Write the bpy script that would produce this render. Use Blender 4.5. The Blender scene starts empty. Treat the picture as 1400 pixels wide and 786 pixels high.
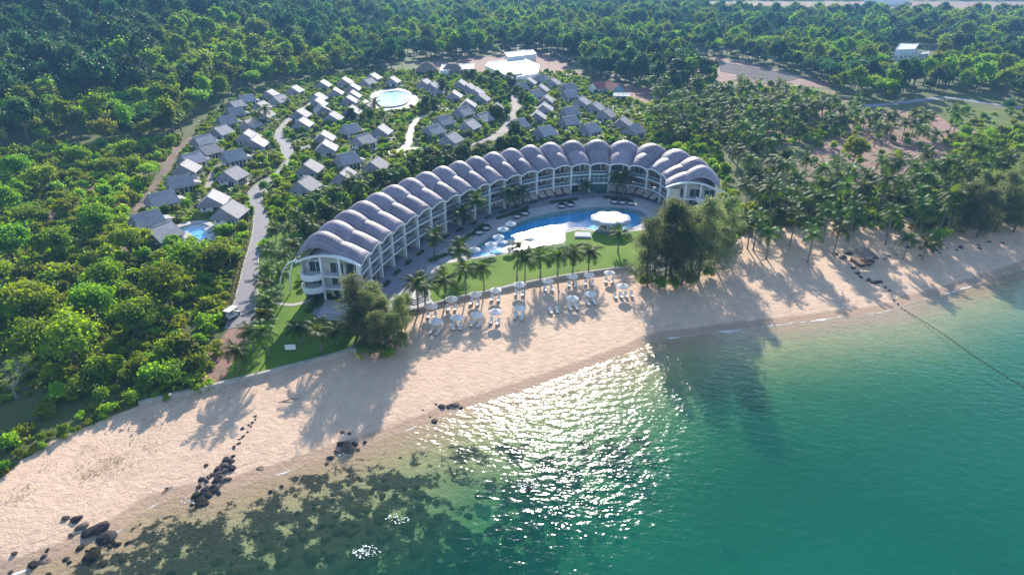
import bpy, math, random
import numpy as np
from mathutils import Vector, Matrix
from mathutils.geometry import tessellate_polygon
random.seed(7); rng = np.random.default_rng(7)
R = math.radians
sc = bpy.context.scene
COL = sc.collection

# ------------------------------------------------------------------ camera, sky, sun, exposure
CAM_H, F_PX, Y_HOR = 70.0, 900.0, -60.0
PITCH = math.atan((393 - Y_HOR) / F_PX)
cam = bpy.data.cameras.new('camera'); cam.lens = 36 * F_PX / 1400; cam.sensor_width = 36
cam.clip_start = 1; cam.clip_end = 20000
camo = bpy.data.objects.new('camera', cam); COL.objects.link(camo)
camo.location = (0, 0, CAM_H); camo.rotation_euler = (math.pi / 2 - PITCH, 0, 0)
sc.camera = camo
SUN_EL = 23.6; SUN_AZ = 2.0
w = bpy.data.worlds.new('World'); sc.world = w; w.use_nodes = True
nt = w.node_tree; nt.nodes.clear()
sky = nt.nodes.new('ShaderNodeTexSky'); sky.sky_type = 'NISHITA'; sky.sun_disc = False
sky.sun_elevation = R(SUN_EL); sky.sun_rotation = R(SUN_AZ); sky.altitude = 0; sky.air_density = 1.0; sky.dust_density = 0.15; sky.ozone_density = 1.5
bg = nt.nodes.new('ShaderNodeBackground'); bg.inputs['Strength'].default_value = 0.15
wo = nt.nodes.new('ShaderNodeOutputWorld')
nt.links.new(sky.outputs[0], bg.inputs[0]); nt.links.new(bg.outputs[0], wo.inputs[0])
sl = bpy.data.lights.new('sun', 'SUN'); sl.energy = 5.0; sl.angle = R(0.5); sl.color = (1.0, 0.92, 0.80)
so = bpy.data.objects.new('sun', sl); COL.objects.link(so); so.rotation_euler = (-R(90 - SUN_EL), 0, -R(SUN_AZ)); so.location = (0, 300, 200)
vs = sc.view_settings; vs.view_transform = 'Standard'; vs.look = 'None'; vs.gamma = 1; vs.use_curve_mapping = False
vs.exposure = 1.1
cy = sc.cycles; cy.use_denoising = True; cy.max_bounces = 6; cy.diffuse_bounces = 2; cy.glossy_bounces = 2
cy.transmission_bounces = 3; cy.transparent_max_bounces = 8; cy.volume_bounces = 0; cy.caustics_reflective = False; cy.caustics_refractive = False

# ------------------------------------------------------------------ helpers
def ray(px, py):
    u = (px - 700) / F_PX; v = (393 - py) / F_PX
    return np.array([u, math.cos(PITCH) + v * math.sin(PITCH), -math.sin(PITCH) + v * math.cos(PITCH)])
def at(px, py, z=2.0):            # the point at height z that the photograph shows there
    d = ray(px, py); t = (z - CAM_H) / d[2]
    return np.array([d[0] * t, d[1] * t])
def atY(px, py, Y):
    d = ray(px, py); t = Y / d[1]
    return np.array([d[0] * t, Y, CAM_H + d[2] * t])
def PL(pts, z=2.0): return np.array([at(x, y, z) for x, y in pts])
def inpoly(P, poly):
    P = np.atleast_2d(P); x, y = P[:, 0], P[:, 1]; r = np.zeros(len(P), bool); n = len(poly)
    for i in range(n):
        x1, y1 = poly[i]; x2, y2 = poly[(i + 1) % n]
        c = ((y1 > y) != (y2 > y)) & (x < (x2 - x1) * (y - y1) / (y2 - y1 + 1e-12) + x1)
        r ^= c
    return r
def dist(P, line, closed=False):
    P = np.atleast_2d(P); L = np.array(line); best = np.full(len(P), 1e9)
    n = len(L) if closed else len(L) - 1
    for i in range(n):
        a = L[i]; b = L[(i + 1) % len(L)]; ab = b - a
        t = np.clip(((P - a) @ ab) / (ab @ ab + 1e-12), 0, 1)
        best = np.minimum(best, np.hypot(*(P - a - t[:, None] * ab).T))
    return best
def smooth(line, n=4, closed=False):      # Catmull-Rom
    L = np.array(line); out = []; m = len(L)
    for i in range(m if closed else m - 1):
        if closed: p = [L[(i + k) % m] for k in (-1, 0, 1, 2)]
        else: p = [L[max(i - 1, 0)], L[i], L[i + 1], L[min(i + 2, m - 1)]]
        for k in range(n):
            t = k / n
            out.append(.5 * (2 * p[1] + (p[2] - p[0]) * t + (2 * p[0] - 5 * p[1] + 4 * p[2] - p[3]) * t * t + (3 * p[1] - p[0] - 3 * p[2] + p[3]) * t ** 3))
    if not closed: out.append(L[-1])
    return np.array(out)
def sstep(a, b, x):
    t = np.clip((x - a) / (b - a), 0, 1); return t * t * (3 - 2 * t)
def link(o): COL.objects.link(o); return o
def tag(o, label=None, cat=None, group=None, kind=None):
    for k, v in (('label', label), ('category', cat), ('group', group), ('kind', kind)):
        if v: o[k] = v
    return o
def empty(name, loc, rz=0, label=None, cat=None, group=None):
    o = bpy.data.objects.new(name, None); link(o); o.location = loc; o.rotation_euler = (0, 0, rz); o.empty_display_size = .3
    return tag(o, label, cat, group)
def obj(name, me, parent=None, loc=(0, 0, 0), rz=0, s=1):
    o = bpy.data.objects.new(name, me); link(o); o.location = loc; o.rotation_euler = (0, 0, rz)
    o.scale = (s, s, s) if not hasattr(s, '__len__') else s
    if parent is not None: o.parent = parent
    return o
ORD = ['first', 'second', 'third', 'fourth', 'fifth', 'sixth', 'seventh', 'eighth', 'ninth', 'tenth', 'eleventh', 'twelfth', 'thirteenth', 'fourteenth', 'fifteenth', 'sixteenth', 'seventeenth', 'eighteenth', 'nineteenth', 'twentieth', 'twenty-first', 'twenty-second', 'twenty-third', 'twenty-fourth', 'twenty-fifth', 'twenty-sixth']
class MB:
    def __init__(s): s.v = []; s.f = []; s.m = []
    def add(s, v, f, mi=0):
        n = len(s.v); s.v += [tuple(float(c) for c in p) for p in v]; s.f += [tuple(i + n for i in q) for q in f]; s.m += [mi] * len(f); return s
    def box(s, x0, y0, z0, x1, y1, z1, mi=0):
        v = [(x0, y0, z0), (x1, y0, z0), (x1, y1, z0), (x0, y1, z0), (x0, y0, z1), (x1, y0, z1), (x1, y1, z1), (x0, y1, z1)]
        return s.add(v, [(0, 3, 2, 1), (4, 5, 6, 7), (0, 1, 5, 4), (1, 2, 6, 5), (2, 3, 7, 6), (3, 0, 4, 7)], mi)
    def prism(s, poly, z0, z1, mi=0):       # poly: xy list
        n = len(poly); v = [(x, y, z0) for x, y in poly] + [(x, y, z1) for x, y in poly]
        a = sum(poly[i][0] * poly[(i + 1) % n][1] - poly[(i + 1) % n][0] * poly[i][1] for i in range(n))
        if a < 0: v = [(x, y, z0) for x, y in poly[::-1]] + [(x, y, z1) for x, y in poly[::-1]]
        return s.add(v, [tuple(range(n))[::-1], tuple(range(n, 2 * n))] + [(i, (i + 1) % n, n + (i + 1) % n, n + i) for i in range(n)], mi)
    def slab(s, quad, th, mi=0):            # a quad in 3D given thickness along its normal (downwards)
        q = [Vector(p) for p in quad]; nrm = (q[1] - q[0]).cross(q[-1] - q[0]).normalized()
        if nrm.z < 0: q = q[::-1]; nrm = -nrm
        n = len(q); v = [p - nrm * th for p in q] + q
        return s.add(v, [tuple(range(n))[::-1], tuple(range(n, 2 * n))] + [(i, (i + 1) % n, n + (i + 1) % n, n + i) for i in range(n)], mi)
    def tube(s, pts, rad, k=6, mi=0):
        pts = [Vector(p) for p in pts]; n = len(pts); v = []; f = []
        if not hasattr(rad, '__len__'): rad = [rad] * n
        for i, p in enumerate(pts):
            d = (pts[min(i + 1, n - 1)] - pts[max(i - 1, 0)]).normalized()
            a = d.orthogonal().normalized() if abs(d.z) < .9 else Vector((1, 0, 0)); a = (a - d * a.dot(d)).normalized(); b = d.cross(a)
            v += [p + (a * math.cos(2 * math.pi * j / k) + b * math.sin(2 * math.pi * j / k)) * rad[i] for j in range(k)]
        for i in range(n - 1):
            f += [(i * k + j, i * k + (j + 1) % k, (i + 1) * k + (j + 1) % k, (i + 1) * k + j) for j in range(k)]
        f += [tuple(range(k))[::-1], tuple(range((n - 1) * k, n * k))]
        return s.add(v, f, mi)
    def lathe(s, prof, k=16, mi=0):         # prof: (r,z) list
        v = []; f = []; n = len(prof)
        for r, z in prof: v += [(r * math.cos(2 * math.pi * j / k), r * math.sin(2 * math.pi * j / k), z) for j in range(k)]
        for i in range(n - 1): f += [(i * k + j, i * k + (j + 1) % k, (i + 1) * k + (j + 1) % k, (i + 1) * k + j) for j in range(k)]
        return s.add(v, f, mi)
    def mesh(s, name, *mats, smooth=False):
        me = bpy.data.meshes.new(name); me.from_pydata(s.v, [], s.f)
        for m in mats: me.materials.append(m)
        if len(mats) > 1: me.polygons.foreach_set('material_index', s.m)
        if smooth: me.polygons.foreach_set('use_smooth', [True] * len(s.f))
        me.update(); return me
def npmesh(name, V, Fq, *mats, mi=None):
    me = bpy.data.meshes.new(name); V = np.asarray(V, np.float32); Fq = np.asarray(Fq, np.int32); k = Fq.shape[1]
    me.vertices.add(len(V)); me.vertices.foreach_set('co', V.ravel())
    me.loops.add(Fq.size); me.loops.foreach_set('vertex_index', Fq.ravel())
    me.polygons.add(len(Fq)); me.polygons.foreach_set('loop_start', np.arange(0, Fq.size, k, dtype=np.int32))
    try: me.polygons.foreach_set('loop_total', np.full(len(Fq), k, np.int32))
    except Exception: pass
    for m in mats: me.materials.append(m)
    if mi is not None: me.polygons.foreach_set('material_index', np.asarray(mi, np.int32))
    me.update(calc_edges=True); me.validate(); return me
def sheet(name, poly, z, m, holes=(), kind=None, parent=None, zf=None):
    loops = [[Vector((p[0], p[1], 0)) for p in poly]] + [[Vector((p[0], p[1], 0)) for p in h] for h in holes]
    tri = tessellate_polygon(loops); flat = [p for l in loops for p in l]
    V = [(p.x, p.y, z if zf is None else zf(p.x, p.y)) for p in flat]
    F = []
    for a, b, c in tri:
        n = (flat[b] - flat[a]).cross(flat[c] - flat[a]).z
        F.append((a, b, c) if n > 0 else (a, c, b))
    me = bpy.data.meshes.new(name); me.from_pydata(V, [], F); me.materials.append(m); me.update()
    o = obj(name, me, parent)
    if kind: o['kind'] = kind
    return o
def ribbon(line, wd):
    L = np.array(line); T = np.gradient(L, axis=0); T /= np.linalg.norm(T, axis=1)[:, None]; N = np.c_[-T[:, 1], T[:, 0]]
    return np.vstack([L + N * wd / 2, (L - N * wd / 2)[::-1]])
# ------------------------------------------------------------------ materials
class NT:
    def __init__(s, name):
        s.mat = bpy.data.materials.new(name); s.mat.use_nodes = True; s.t = s.mat.node_tree; s.t.nodes.clear()
        s.out = s.t.nodes.new('ShaderNodeOutputMaterial')
    def n(s, typ, **kw):
        nd = s.t.nodes.new('ShaderNode' + typ)
        for k, v in kw.items():
            if k[0] == '_': setattr(nd, k[1:], v)
            else:
                key = int(k[1:]) if k[0] == 'i' and k[1:].isdigit() else k.replace('__', ' ')
                if hasattr(v, 'outputs'): s.t.links.new(v.outputs[0], nd.inputs[key])
                elif isinstance(v, bpy.types.NodeSocket): s.t.links.new(v, nd.inputs[key])
                else: nd.inputs[key].default_value = v
        return nd
    def math(s, op, a, b=0.0, clamp=False): return s.n('Math', _operation=op, i0=a, i1=b, _use_clamp=clamp)
    def mix(s, f, a, b):
        nd = s.t.nodes.new('ShaderNodeMix'); nd.data_type = 'RGBA'
        for sock, v in ((nd.inputs[0], f), (nd.inputs[6], a), (nd.inputs[7], b)):
            if hasattr(v, 'outputs'): s.t.links.new(v.outputs[2] if v.bl_idname == 'ShaderNodeMix' else v.outputs[0], sock)
            elif isinstance(v, bpy.types.NodeSocket): s.t.links.new(v, sock)
            else: sock.default_value = (*v, 1) if hasattr(v, '__len__') and len(v) == 3 else v
        return nd.outputs[2]
    def noise(s, scale, vec=None, detail=3.0, rough=.55):
        kw = dict(Scale=scale, Detail=detail, Roughness=rough)
        if vec is not None: kw['Vector'] = vec
        return s.n('TexNoise', **kw).outputs[0]
    def ramp(s, x, a, b): return s.n('MapRange', Value=x, From__Min=a, From__Max=b, _interpolation_type='SMOOTHSTEP').outputs[0]
    def pos(s): return s.n('NewGeometry').outputs['Position']
    def attr(s, name): return s.n('Attribute', _attribute_name=name).outputs['Fac']
    def bump(s, h, strength=.3, dist=.1): return s.n('Bump', Height=h, Strength=strength, Distance=dist).outputs[0]
    def surf(s, sh): s.t.links.new(sh.outputs[0], s.out.inputs['Surface']); return s.mat
def schlick(k, bm, f0):      # mirror share of a water surface, the same from above and below
    d = k.n('VectorMath', _operation='DOT_PRODUCT', i0=k.n('NewGeometry').outputs['Incoming'], i1=bm.outputs[0]); c = k.math('ABSOLUTE', d.outputs['Value'])
    return k.math('ADD', f0, k.math('MULTIPLY', k.math('POWER', k.math('SUBTRACT', 1.0, c, True), 5.0), 1 - f0), True)
def c4(c): return (*c, 1)
def plain(name, c, rough=.6, var=.12, scale=1.5, spec=.4, bump=0.0, c2=None, metallic=0.0, bscale=None, dirt=0.0):
    k = NT(name); p = k.pos(); nz = k.noise(scale, p, 5)
    c2 = c2 or tuple(x * (1 - 2 * var) for x in c)
    col = k.mix(k.ramp(nz, .3, .7), c, c2)
    if dirt: col = k.mix(k.math('MULTIPLY', k.ramp(k.noise(scale * 5, p, 6, .7), .52, .75), dirt).outputs[0], col, tuple(x * .45 for x in c))
    b = k.n('BsdfPrincipled', Base__Color=col, Roughness=rough, Metallic=metallic, **{'Specular IOR Level': spec})
    if bump: k.t.links.new(k.bump(k.noise(bscale or scale * 6, p, 4), bump, .1), b.inputs['Normal'])
    return k.surf(b)
def leafmat(name, a, b, trans=.35, rough=.55, spec=.15, hue=.055, brown=None):
    k = NT(name); oi = k.n('ObjectInfo'); p = k.pos()
    nz = k.noise(.35, p, 3); fine = k.noise(2.5, p, 2)
    m = k.math('ADD', k.math('MULTIPLY', nz, .6), k.math('MULTIPLY', fine, .4))
    col = k.mix(k.ramp(m.outputs[0], .35, .68), a, b)
    hs = k.n('HueSaturation', Color=col, Hue=k.math('ADD', k.math('MULTIPLY', k.math('SUBTRACT', oi.outputs['Random'], .62), hue * 1.2), .5),
             Value=k.n('MapRange', Value=oi.outputs['Random'], To__Min=.6, To__Max=1.45).outputs[0])
    if brown:
        hs = k.n('HueSaturation', Color=k.mix(k.ramp(k.noise(1.1, p, 2), .55, .7), hs.outputs[0], brown))
    d = k.n('BsdfPrincipled', Base__Color=hs, Roughness=rough, **{'Specular IOR Level': spec})
    tcol = k.n('HueSaturation', Color=hs, Hue=.485, Saturation=1.15, Value=1.9)
    t = k.n('BsdfTranslucent', Color=tcol)
    return k.surf(k.n('MixShader', i0=trans, i1=d, i2=t))
M = {}
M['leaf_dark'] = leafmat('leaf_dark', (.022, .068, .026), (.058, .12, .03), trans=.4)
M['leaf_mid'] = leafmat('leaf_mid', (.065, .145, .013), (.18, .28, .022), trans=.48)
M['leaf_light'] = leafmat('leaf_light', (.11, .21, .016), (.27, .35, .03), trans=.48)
M['leaf_shrub'] = leafmat('leaf_shrub', (.10, .19, .02), (.26, .34, .04), trans=.48, hue=.05)
M['leaf_banana'] = leafmat('leaf_banana', (.09, .14, .02), (.2, .23, .035), trans=.45, spec=.4, hue=.04)
M['leaf_hedge'] = leafmat('leaf_hedge', (.03, .075, .015), (.07, .12, .02))
M['leaf_hedge_yellow'] = leafmat('leaf_hedge_yellow', (.10, .13, .02), (.22, .22, .03))
M['leaf_palm'] = leafmat('leaf_palm', (.04, .085, .014), (.10, .15, .022), trans=.4, rough=.55, spec=.13, hue=.045)
M['leaf_casuarina'] = leafmat('leaf_casuarina', (.085, .125, .045), (.16, .19, .08), trans=.5, hue=.02, brown=(.15, .13, .07))
M['grass_blade'] = leafmat('grass_blade', (.20, .20, .06), (.30, .27, .10), trans=.4)
M['bark'] = plain('bark', (.16, .12, .085), .9, .25, 2, bump=.4)
M['palm_bark'] = plain('palm_bark', (.24, .20, .16), .9, .2, 3, bump=.4)
M['pale_wood'] = plain('pale_wood', (.36, .32, .28), .9, .15, 2)
M['white'] = plain('white_paint', (.80, .79, .77), .5, .05, .8, dirt=.12)
M['bar_roof'] = plain('bar_roof_membrane', (.50, .49, .52), .7, .08, .7, dirt=.2)
M['cream'] = plain('cream_render', (.62, .56, .48), .7, .08, .8, dirt=.12)
def canvas():
    k = NT('white_canvas'); p = k.pos(); col = k.mix(k.ramp(k.noise(2, p, 3), .3, .7), (.82, .81, .79), (.74, .73, .71))
    return k.surf(k.n('MixShader', i0=.35, i1=k.n('BsdfDiffuse', Color=col), i2=k.n('BsdfTranslucent', Color=col)))
M['offwhite'] = canvas()
M['cushion'] = plain('cushion', (.72, .68, .64), .85, .06, 2)
M['brown_cushion'] = plain('brown_cushion', (.30, .17, .13), .85, .1, 2)
M['dark_wicker'] = plain('dark_wicker', (.035, .03, .035), .6, .2, 8)
M['maroon'] = plain('maroon_canvas', (.17, .07, .065), .8, .1, 2)
M['canopy_tan'] = plain('tan_canvas', (.42, .33, .28), .8, .1, 2)
M['wood'] = plain('wood', (.20, .12, .07), .6, .2, 3)
M['dark_metal'] = plain('dark_metal', (.05, .05, .055), .4, .1, 3)
M['stone_rim'] = plain('stone_rim', (.40, .37, .34), .7, .12, 1, dirt=.2)
M['concrete'] = plain('concrete', (.42, .37, .32), .85, .15, .6, bump=.2, dirt=.35)
M['rock'] = plain('rock', (.06, .048, .045), .9, .3, .7, spec=.12, bump=.7, bscale=3, c2=(.03, .026, .028))
M['rock_brown'] = plain('rock_brown', (.14, .10, .08), .85, .3, .7, bump=.7, bscale=3, c2=(.05, .04, .035))
M['wet_rock'] = plain('wet_rock', (.022, .022, .018), .95, .3, .5, spec=.03, bump=.7, bscale=2, c2=(.04, .036, .022))
M['thatch'] = plain('thatch', (.22, .17, .13), .95, .2, 4, bump=.5)
M['red_tile'] = plain('red_tile', (.36, .10, .08), .7, .15, 3, bump=.3)
M['sheet_blue'] = plain('blue_sheet', (.22, .42, .58), .5, .08, 2)
M['flat_roof'] = plain('flat_roof', (.50, .48, .46), .8, .1, .4, dirt=.25)
M['yellow'] = plain('yellow_plastic', (.75, .55, .05), .35, .05, 2)
M['black'] = plain('black_rubber', (.02, .02, .02), .8, .1, 3)
M['rope'] = plain('rope', (.06, .06, .05), .9, .1, 3)
M['foam'] = plain('foam', (.85, .86, .86), .9, .03, 2)
M['driftwood'] = plain('driftwood', (.10, .08, .065), .9, .2, 3)
def glassmat(name, c, rough=.12, alpha=1.0):
    k = NT(name); p = k.pos(); col = k.mix(k.noise(.4, p, 2), c, tuple(x * .55 for x in c))
    b = k.n('BsdfPrincipled', Base__Color=col, Roughness=rough, **{'Specular IOR Level': .9})
    if alpha < 1: return k.surf(k.n('MixShader', i0=alpha, i1=k.n('BsdfTransparent', Color=(.85, .92, .95, 1)), i2=b))
    return k.surf(b)
M['glass'] = glassmat('window_glass', (.05, .07, .08))
M['lobby_glass'] = glassmat('lobby_glass', (.10, .20, .20))
M['rail_glass'] = glassmat('rail_glass', (.22, .27, .32), .2, .55)
def rooftile(name, c, pitch=.3, spec=.5, rough=.45):
    k = NT(name); tc = k.n('TexCoord').outputs['Object']; p = k.pos()
    sep = k.n('SeparateXYZ', Vector=tc); rows = k.math('FRACT', k.math('DIVIDE', sep.outputs['Z'], pitch * .55))
    jn = k.n('TexVoronoi', Vector=tc, Scale=3.2)
    oi = k.n('ObjectInfo')
    col = k.mix(k.ramp(k.noise(.6, p, 5, .65), .3, .72), c, tuple(x * .72 for x in c))
    col = k.mix(k.math('MULTIPLY', k.ramp(k.noise(3.5, tc, 4, .7), .55, .75), .4).outputs[0], col, (c[0] * .5, c[1] * .48, c[2] * .45))
    col = k.mix(k.math('MULTIPLY', jn.outputs['Color'], .25).outputs[0], col, tuple(x * .6 for x in c))
    hs = k.n('HueSaturation', Color=col, Value=k.n('MapRange', Value=oi.outputs['Random'], To__Min=.82, To__Max=1.15).outputs[0])
    b = k.n('BsdfPrincipled', Base__Color=hs, Roughness=rough, Normal=k.bump(rows, .35, .05), **{'Specular IOR Level': spec})
    return k.surf(b)
M['tile'] = rooftile('grey_roof_tile', (.39, .36, .365), spec=.12, rough=.7)
M['shingle'] = rooftile('grey_shingle', (.29, .265, .29), rough=.7, spec=.2)
def vaultmat():
    k = NT('vault_shingle'); uv = k.n('UVMap').outputs[0]; sep = k.n('SeparateXYZ', Vector=uv); p = k.pos()
    s = k.math('FRACT', k.math('MULTIPLY', sep.outputs['X'], 8.0)); r = k.math('FRACT', k.math('MULTIPLY', sep.outputs['Y'], 22.0))
    ln = k.ramp(s, .72, .98)
    base = k.mix(k.ramp(k.noise(.5, p, 5, .65), .3, .7), (.255, .21, .25), (.175, .14, .175))
    base = k.mix(k.math('MULTIPLY', k.ramp(k.noise(4, p, 4, .7), .5, .7), .4).outputs[0], base, (.15, .13, .15))
    col = k.mix(k.math('MULTIPLY', ln, .7).outputs[0], base, (.36, .32, .34))
    oi = k.n('ObjectInfo'); st = k.noise(1.0, k.n('Mapping', Vector=uv, Scale=(14, 1.2, 1)), 5, .7)
    col = k.mix(k.math('MULTIPLY', k.ramp(st, .5, .72), .45).outputs[0], col, (.11, .095, .105))
    col = k.n('HueSaturation', Color=col, Value=k.n('MapRange', Value=oi.outputs['Random'], To__Min=.82, To__Max=1.2).outputs[0]).outputs[0]
    h = k.math('ADD', k.math('MULTIPLY', ln, 1.0), k.math('MULTIPLY', r, .35))
    return k.surf(k.n('BsdfPrincipled', Base__Color=col, Roughness=.55, Normal=k.bump(h, .5, .06), **{'Specular IOR Level': .35}))
M['vault'] = vaultmat()
def pavers(name, c, sx=1.1, gap=.03, ang=0.0):
    k = NT(name); p = k.pos(); mp = k.n('Mapping', Vector=p, Rotation=(0, 0, ang))
    br = k.n('TexBrick', Vector=mp, Color1=c4(c), Color2=c4(tuple(x * .8 for x in c)), Mortar=c4(tuple(x * .55 for x in c)), Scale=sx, **{'Mortar Size': gap, 'Brick Width': 1.0, 'Row Height': .5})
    col = k.mix(k.math('MULTIPLY', k.ramp(k.noise(.25, p, 5, .65), .4, .75), .4).outputs[0], br.outputs[0], tuple(x * .62 for x in c))
    return k.surf(k.n('BsdfPrincipled', Base__Color=col, Roughness=.75, Normal=k.bump(br.outputs['Fac'], -.3, .03)))
M['pavers'] = pavers('grey_pavers', (.21, .19, .205), 1.6)
M['path_pavers'] = pavers('path_pavers', (.30, .28, .32), 1.4, ang=.6)
M['deck'] = pavers('deck_stone', (.48, .45, .44), .9, .025, ang=.5)
M['pool_tile'] = pavers('pool_tile', (.07, .40, .72), 1.2, .02)
M['pool_tile_deep'] = pavers('pool_tile_deep', (.05, .30, .58), 1.2, .02)
M['pool_ledge'] = pavers('pool_ledge_tile', (.17, .42, .58), 1.2, .02)
def lawnmat(name, a, b, dry=(.19, .18, .06)):
    k = NT(name); p = k.pos()
    col = k.mix(k.ramp(k.noise(.09, p, 5, .6), .35, .68), a, b)
    col = k.mix(k.math('MULTIPLY', k.ramp(k.noise(.5, p, 5, .7), .5, .75), .45).outputs[0], col, dry)
    col = k.mix(k.math('MULTIPLY', k.noise(9, p, 2), .5).outputs[0], col, tuple(x * .55 for x in a))
    return k.surf(k.n('BsdfPrincipled', Base__Color=col, Roughness=.9, Normal=k.bump(k.noise(12, p, 3), .6, .06), **{'Specular IOR Level': .1}))
M['lawn'] = lawnmat('lawn', (.10, .20, .018), (.17, .26, .032), (.22, .21, .06))
M['garden_grass'] = lawnmat('garden_grass', (.10, .14, .025), (.17, .20, .05), (.24, .21, .10))
M['dirt'] = plain('dirt', (.22, .14, .095), .95, .2, .25, bump=.5, bscale=2, dirt=.3)
M['field_soil'] = plain('field_soil', (.30, .17, .14), .95, .15, .08, bump=.4, bscale=1)
M['track_sand'] = plain('track_sand', (.34, .29, .25), .95, .12, .15, bump=.4, bscale=1)
def groundmat():
    k = NT('ground'); p = k.pos()
    sand = k.attr('sand'); dry = k.attr('dry'); reef = k.attr('reef'); wet = k.attr('wet')
    big = k.noise(.05, p, 5, .6); mid = k.noise(.4, p, 5, .65); fine = k.noise(3.5, p, 5, .7)
    sc1 = k.mix(k.ramp(mid, .3, .7), (.68, .475, .33), (.59, .405, .28))
    sc1 = k.mix(k.math('MULTIPLY', k.ramp(fine, .5, .68), .4).outputs[0], sc1, (.40, .29, .22))
    wv = k.n('TexWave', Vector=p, Scale=.08, Distortion=14, Detail=3, **{'Detail Scale': 1.2})
    sc1 = k.mix(k.math('MULTIPLY', wv.outputs[0], .18).outputs[0], sc1, (.45, .33, .25))
    vo = k.n('TexVoronoi', Vector=p, Scale=1.5, Randomness=1.0); foot = k.math('MULTIPLY', k.ramp(vo.outputs['Distance'], .32, .08), k.ramp(k.noise(.11, p, 3), .42, .62))
    sc1 = k.mix(k.math('MULTIPLY', foot, .45).outputs[0], sc1, (.40, .27, .19))
    deb = k.ramp(k.math('MULTIPLY', k.ramp(k.math('ABSOLUTE', k.math('SUBTRACT', wet, .12)).outputs[0], .10, .0), k.noise(1.3, p, 5, .7)).outputs[0], .42, .6)
    sc1 = k.mix(k.math('MULTIPLY', deb, .6).outputs[0], sc1, (.20, .13, .09))
    wetm = k.ramp(k.math('ADD', wet, k.math('MULTIPLY', k.math('SUBTRACT', mid, .5), .35)).outputs[0], .35, .6)
    sandc = k.mix(k.math('MULTIPLY', wetm, .8).outputs[0], sc1, (.36, .24, .16))
    seab = k.mix(k.ramp(mid, .3, .7), (.44, .38, .20), (.34, .31, .16))
    under = k.ramp(k.n('SeparateXYZ', Vector=p).outputs['Z'], -.05, -.5)
    sandc = k.mix(under, sandc, seab)
    rm = k.ramp(k.math('ADD', reef, k.math('MULTIPLY', k.math('SUBTRACT', k.noise(.3, p, 9, .74), .5), 4.0)).outputs[0], .38, .62)
    reefc = k.mix(k.ramp(fine, .35, .65), (.008, .011, .010), (.036, .034, .02))
    sandc = k.mix(k.math('MULTIPLY', rm, k.ramp(reef, .02, .15)).outputs[0], sandc, reefc)
    soil = k.mix(k.ramp(big, .35, .65), (.09, .125, .03), (.14, .15, .05))
    soil = k.mix(k.math('MULTIPLY', k.ramp(mid, .52, .7), .6).outputs[0], soil, (.14, .10, .055))
    soil = k.mix(k.math('MULTIPLY', fine, .5).outputs[0], soil, (.035, .055, .012))
    dryc = k.mix(k.ramp(mid, .35, .65), (.33, .18, .15), (.21, .145, .095))
    dm = k.ramp(k.math('ADD', dry, k.math('MULTIPLY', k.math('SUBTRACT', big, .5), 1.2)).outputs[0], .35, .65)
    land = k.mix(dm, soil, dryc)
    sm = k.ramp(k.math('ADD', sand, k.math('MULTIPLY', k.math('SUBTRACT', mid, .5), .5)).outputs[0], .4, .6)
    col = k.mix(sm, land, sandc)
    h = k.math('ADD', k.math('MULTIPLY', fine, .6), k.math('MULTIPLY', k.noise(1.1, p, 4), 1.0))
    return k.surf(k.n('BsdfPrincipled', Base__Color=col, Roughness=.92, Normal=k.bump(h, .9, .2), **{'Specular IOR Level': .2}))
M['ground'] = groundmat()
def seamat():
    k = NT('sea_water'); p = k.pos(); dep = k.attr('depth')
    body = k.mix(k.ramp(k.noise(.03, p, 4), .3, .7), (.004, .105, .066), (.003, .08, .056))
    body = k.mix(k.ramp(dep, .2, 2.0), (.05, .13, .06), body)
    opa = k.math('SUBTRACT', 1.0, k.math('EXPONENT', k.math('MULTIPLY', dep, -.30)))
    tcol = k.mix(k.ramp(dep, 0, 2.5), (.97, .98, .90), (.34, .88, .62))
    inner = k.n('MixShader', i0=opa, i1=k.n('BsdfTransparent', Color=tcol), i2=k.n('BsdfDiffuse', Color=body))
    mp = k.n('Mapping', Vector=p, Rotation=(0, 0, .5), Scale=(1.0, 1.7, 1.0))
    patch = k.ramp(k.noise(.035, mp, 3), .3, .75)
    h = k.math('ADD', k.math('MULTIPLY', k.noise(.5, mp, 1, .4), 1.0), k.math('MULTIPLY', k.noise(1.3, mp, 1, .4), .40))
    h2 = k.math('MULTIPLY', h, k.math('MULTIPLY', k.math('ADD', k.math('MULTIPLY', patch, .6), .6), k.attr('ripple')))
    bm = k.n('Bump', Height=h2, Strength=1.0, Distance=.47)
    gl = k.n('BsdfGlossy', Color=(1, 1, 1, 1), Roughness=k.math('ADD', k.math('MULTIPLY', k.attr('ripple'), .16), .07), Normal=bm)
    fr = schlick(k, bm, .012)
    wat = k.n('MixShader', i0=fr, i1=inner, i2=gl)
    fn = k.math('ADD', k.noise(.5, p, 4, .6), k.math('MULTIPLY', k.noise(2.2, p, 3), .35))
    edge = k.math('SUBTRACT', k.math('MULTIPLY', fn, k.n('MapRange', Value=k.noise(.06, p, 2), From__Min=.4, From__Max=.62, To__Min=.05, To__Max=.13).outputs[0]), k.math('ADD', dep, .03))
    fm = k.ramp(edge, .03, .065)
    fo = k.n('BsdfDiffuse', Color=(.80, .80, .78, 1))
    return k.surf(k.n('MixShader', i0=k.math('MULTIPLY', fm, .85), i1=wat, i2=fo))
M['sea'] = seamat()
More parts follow.
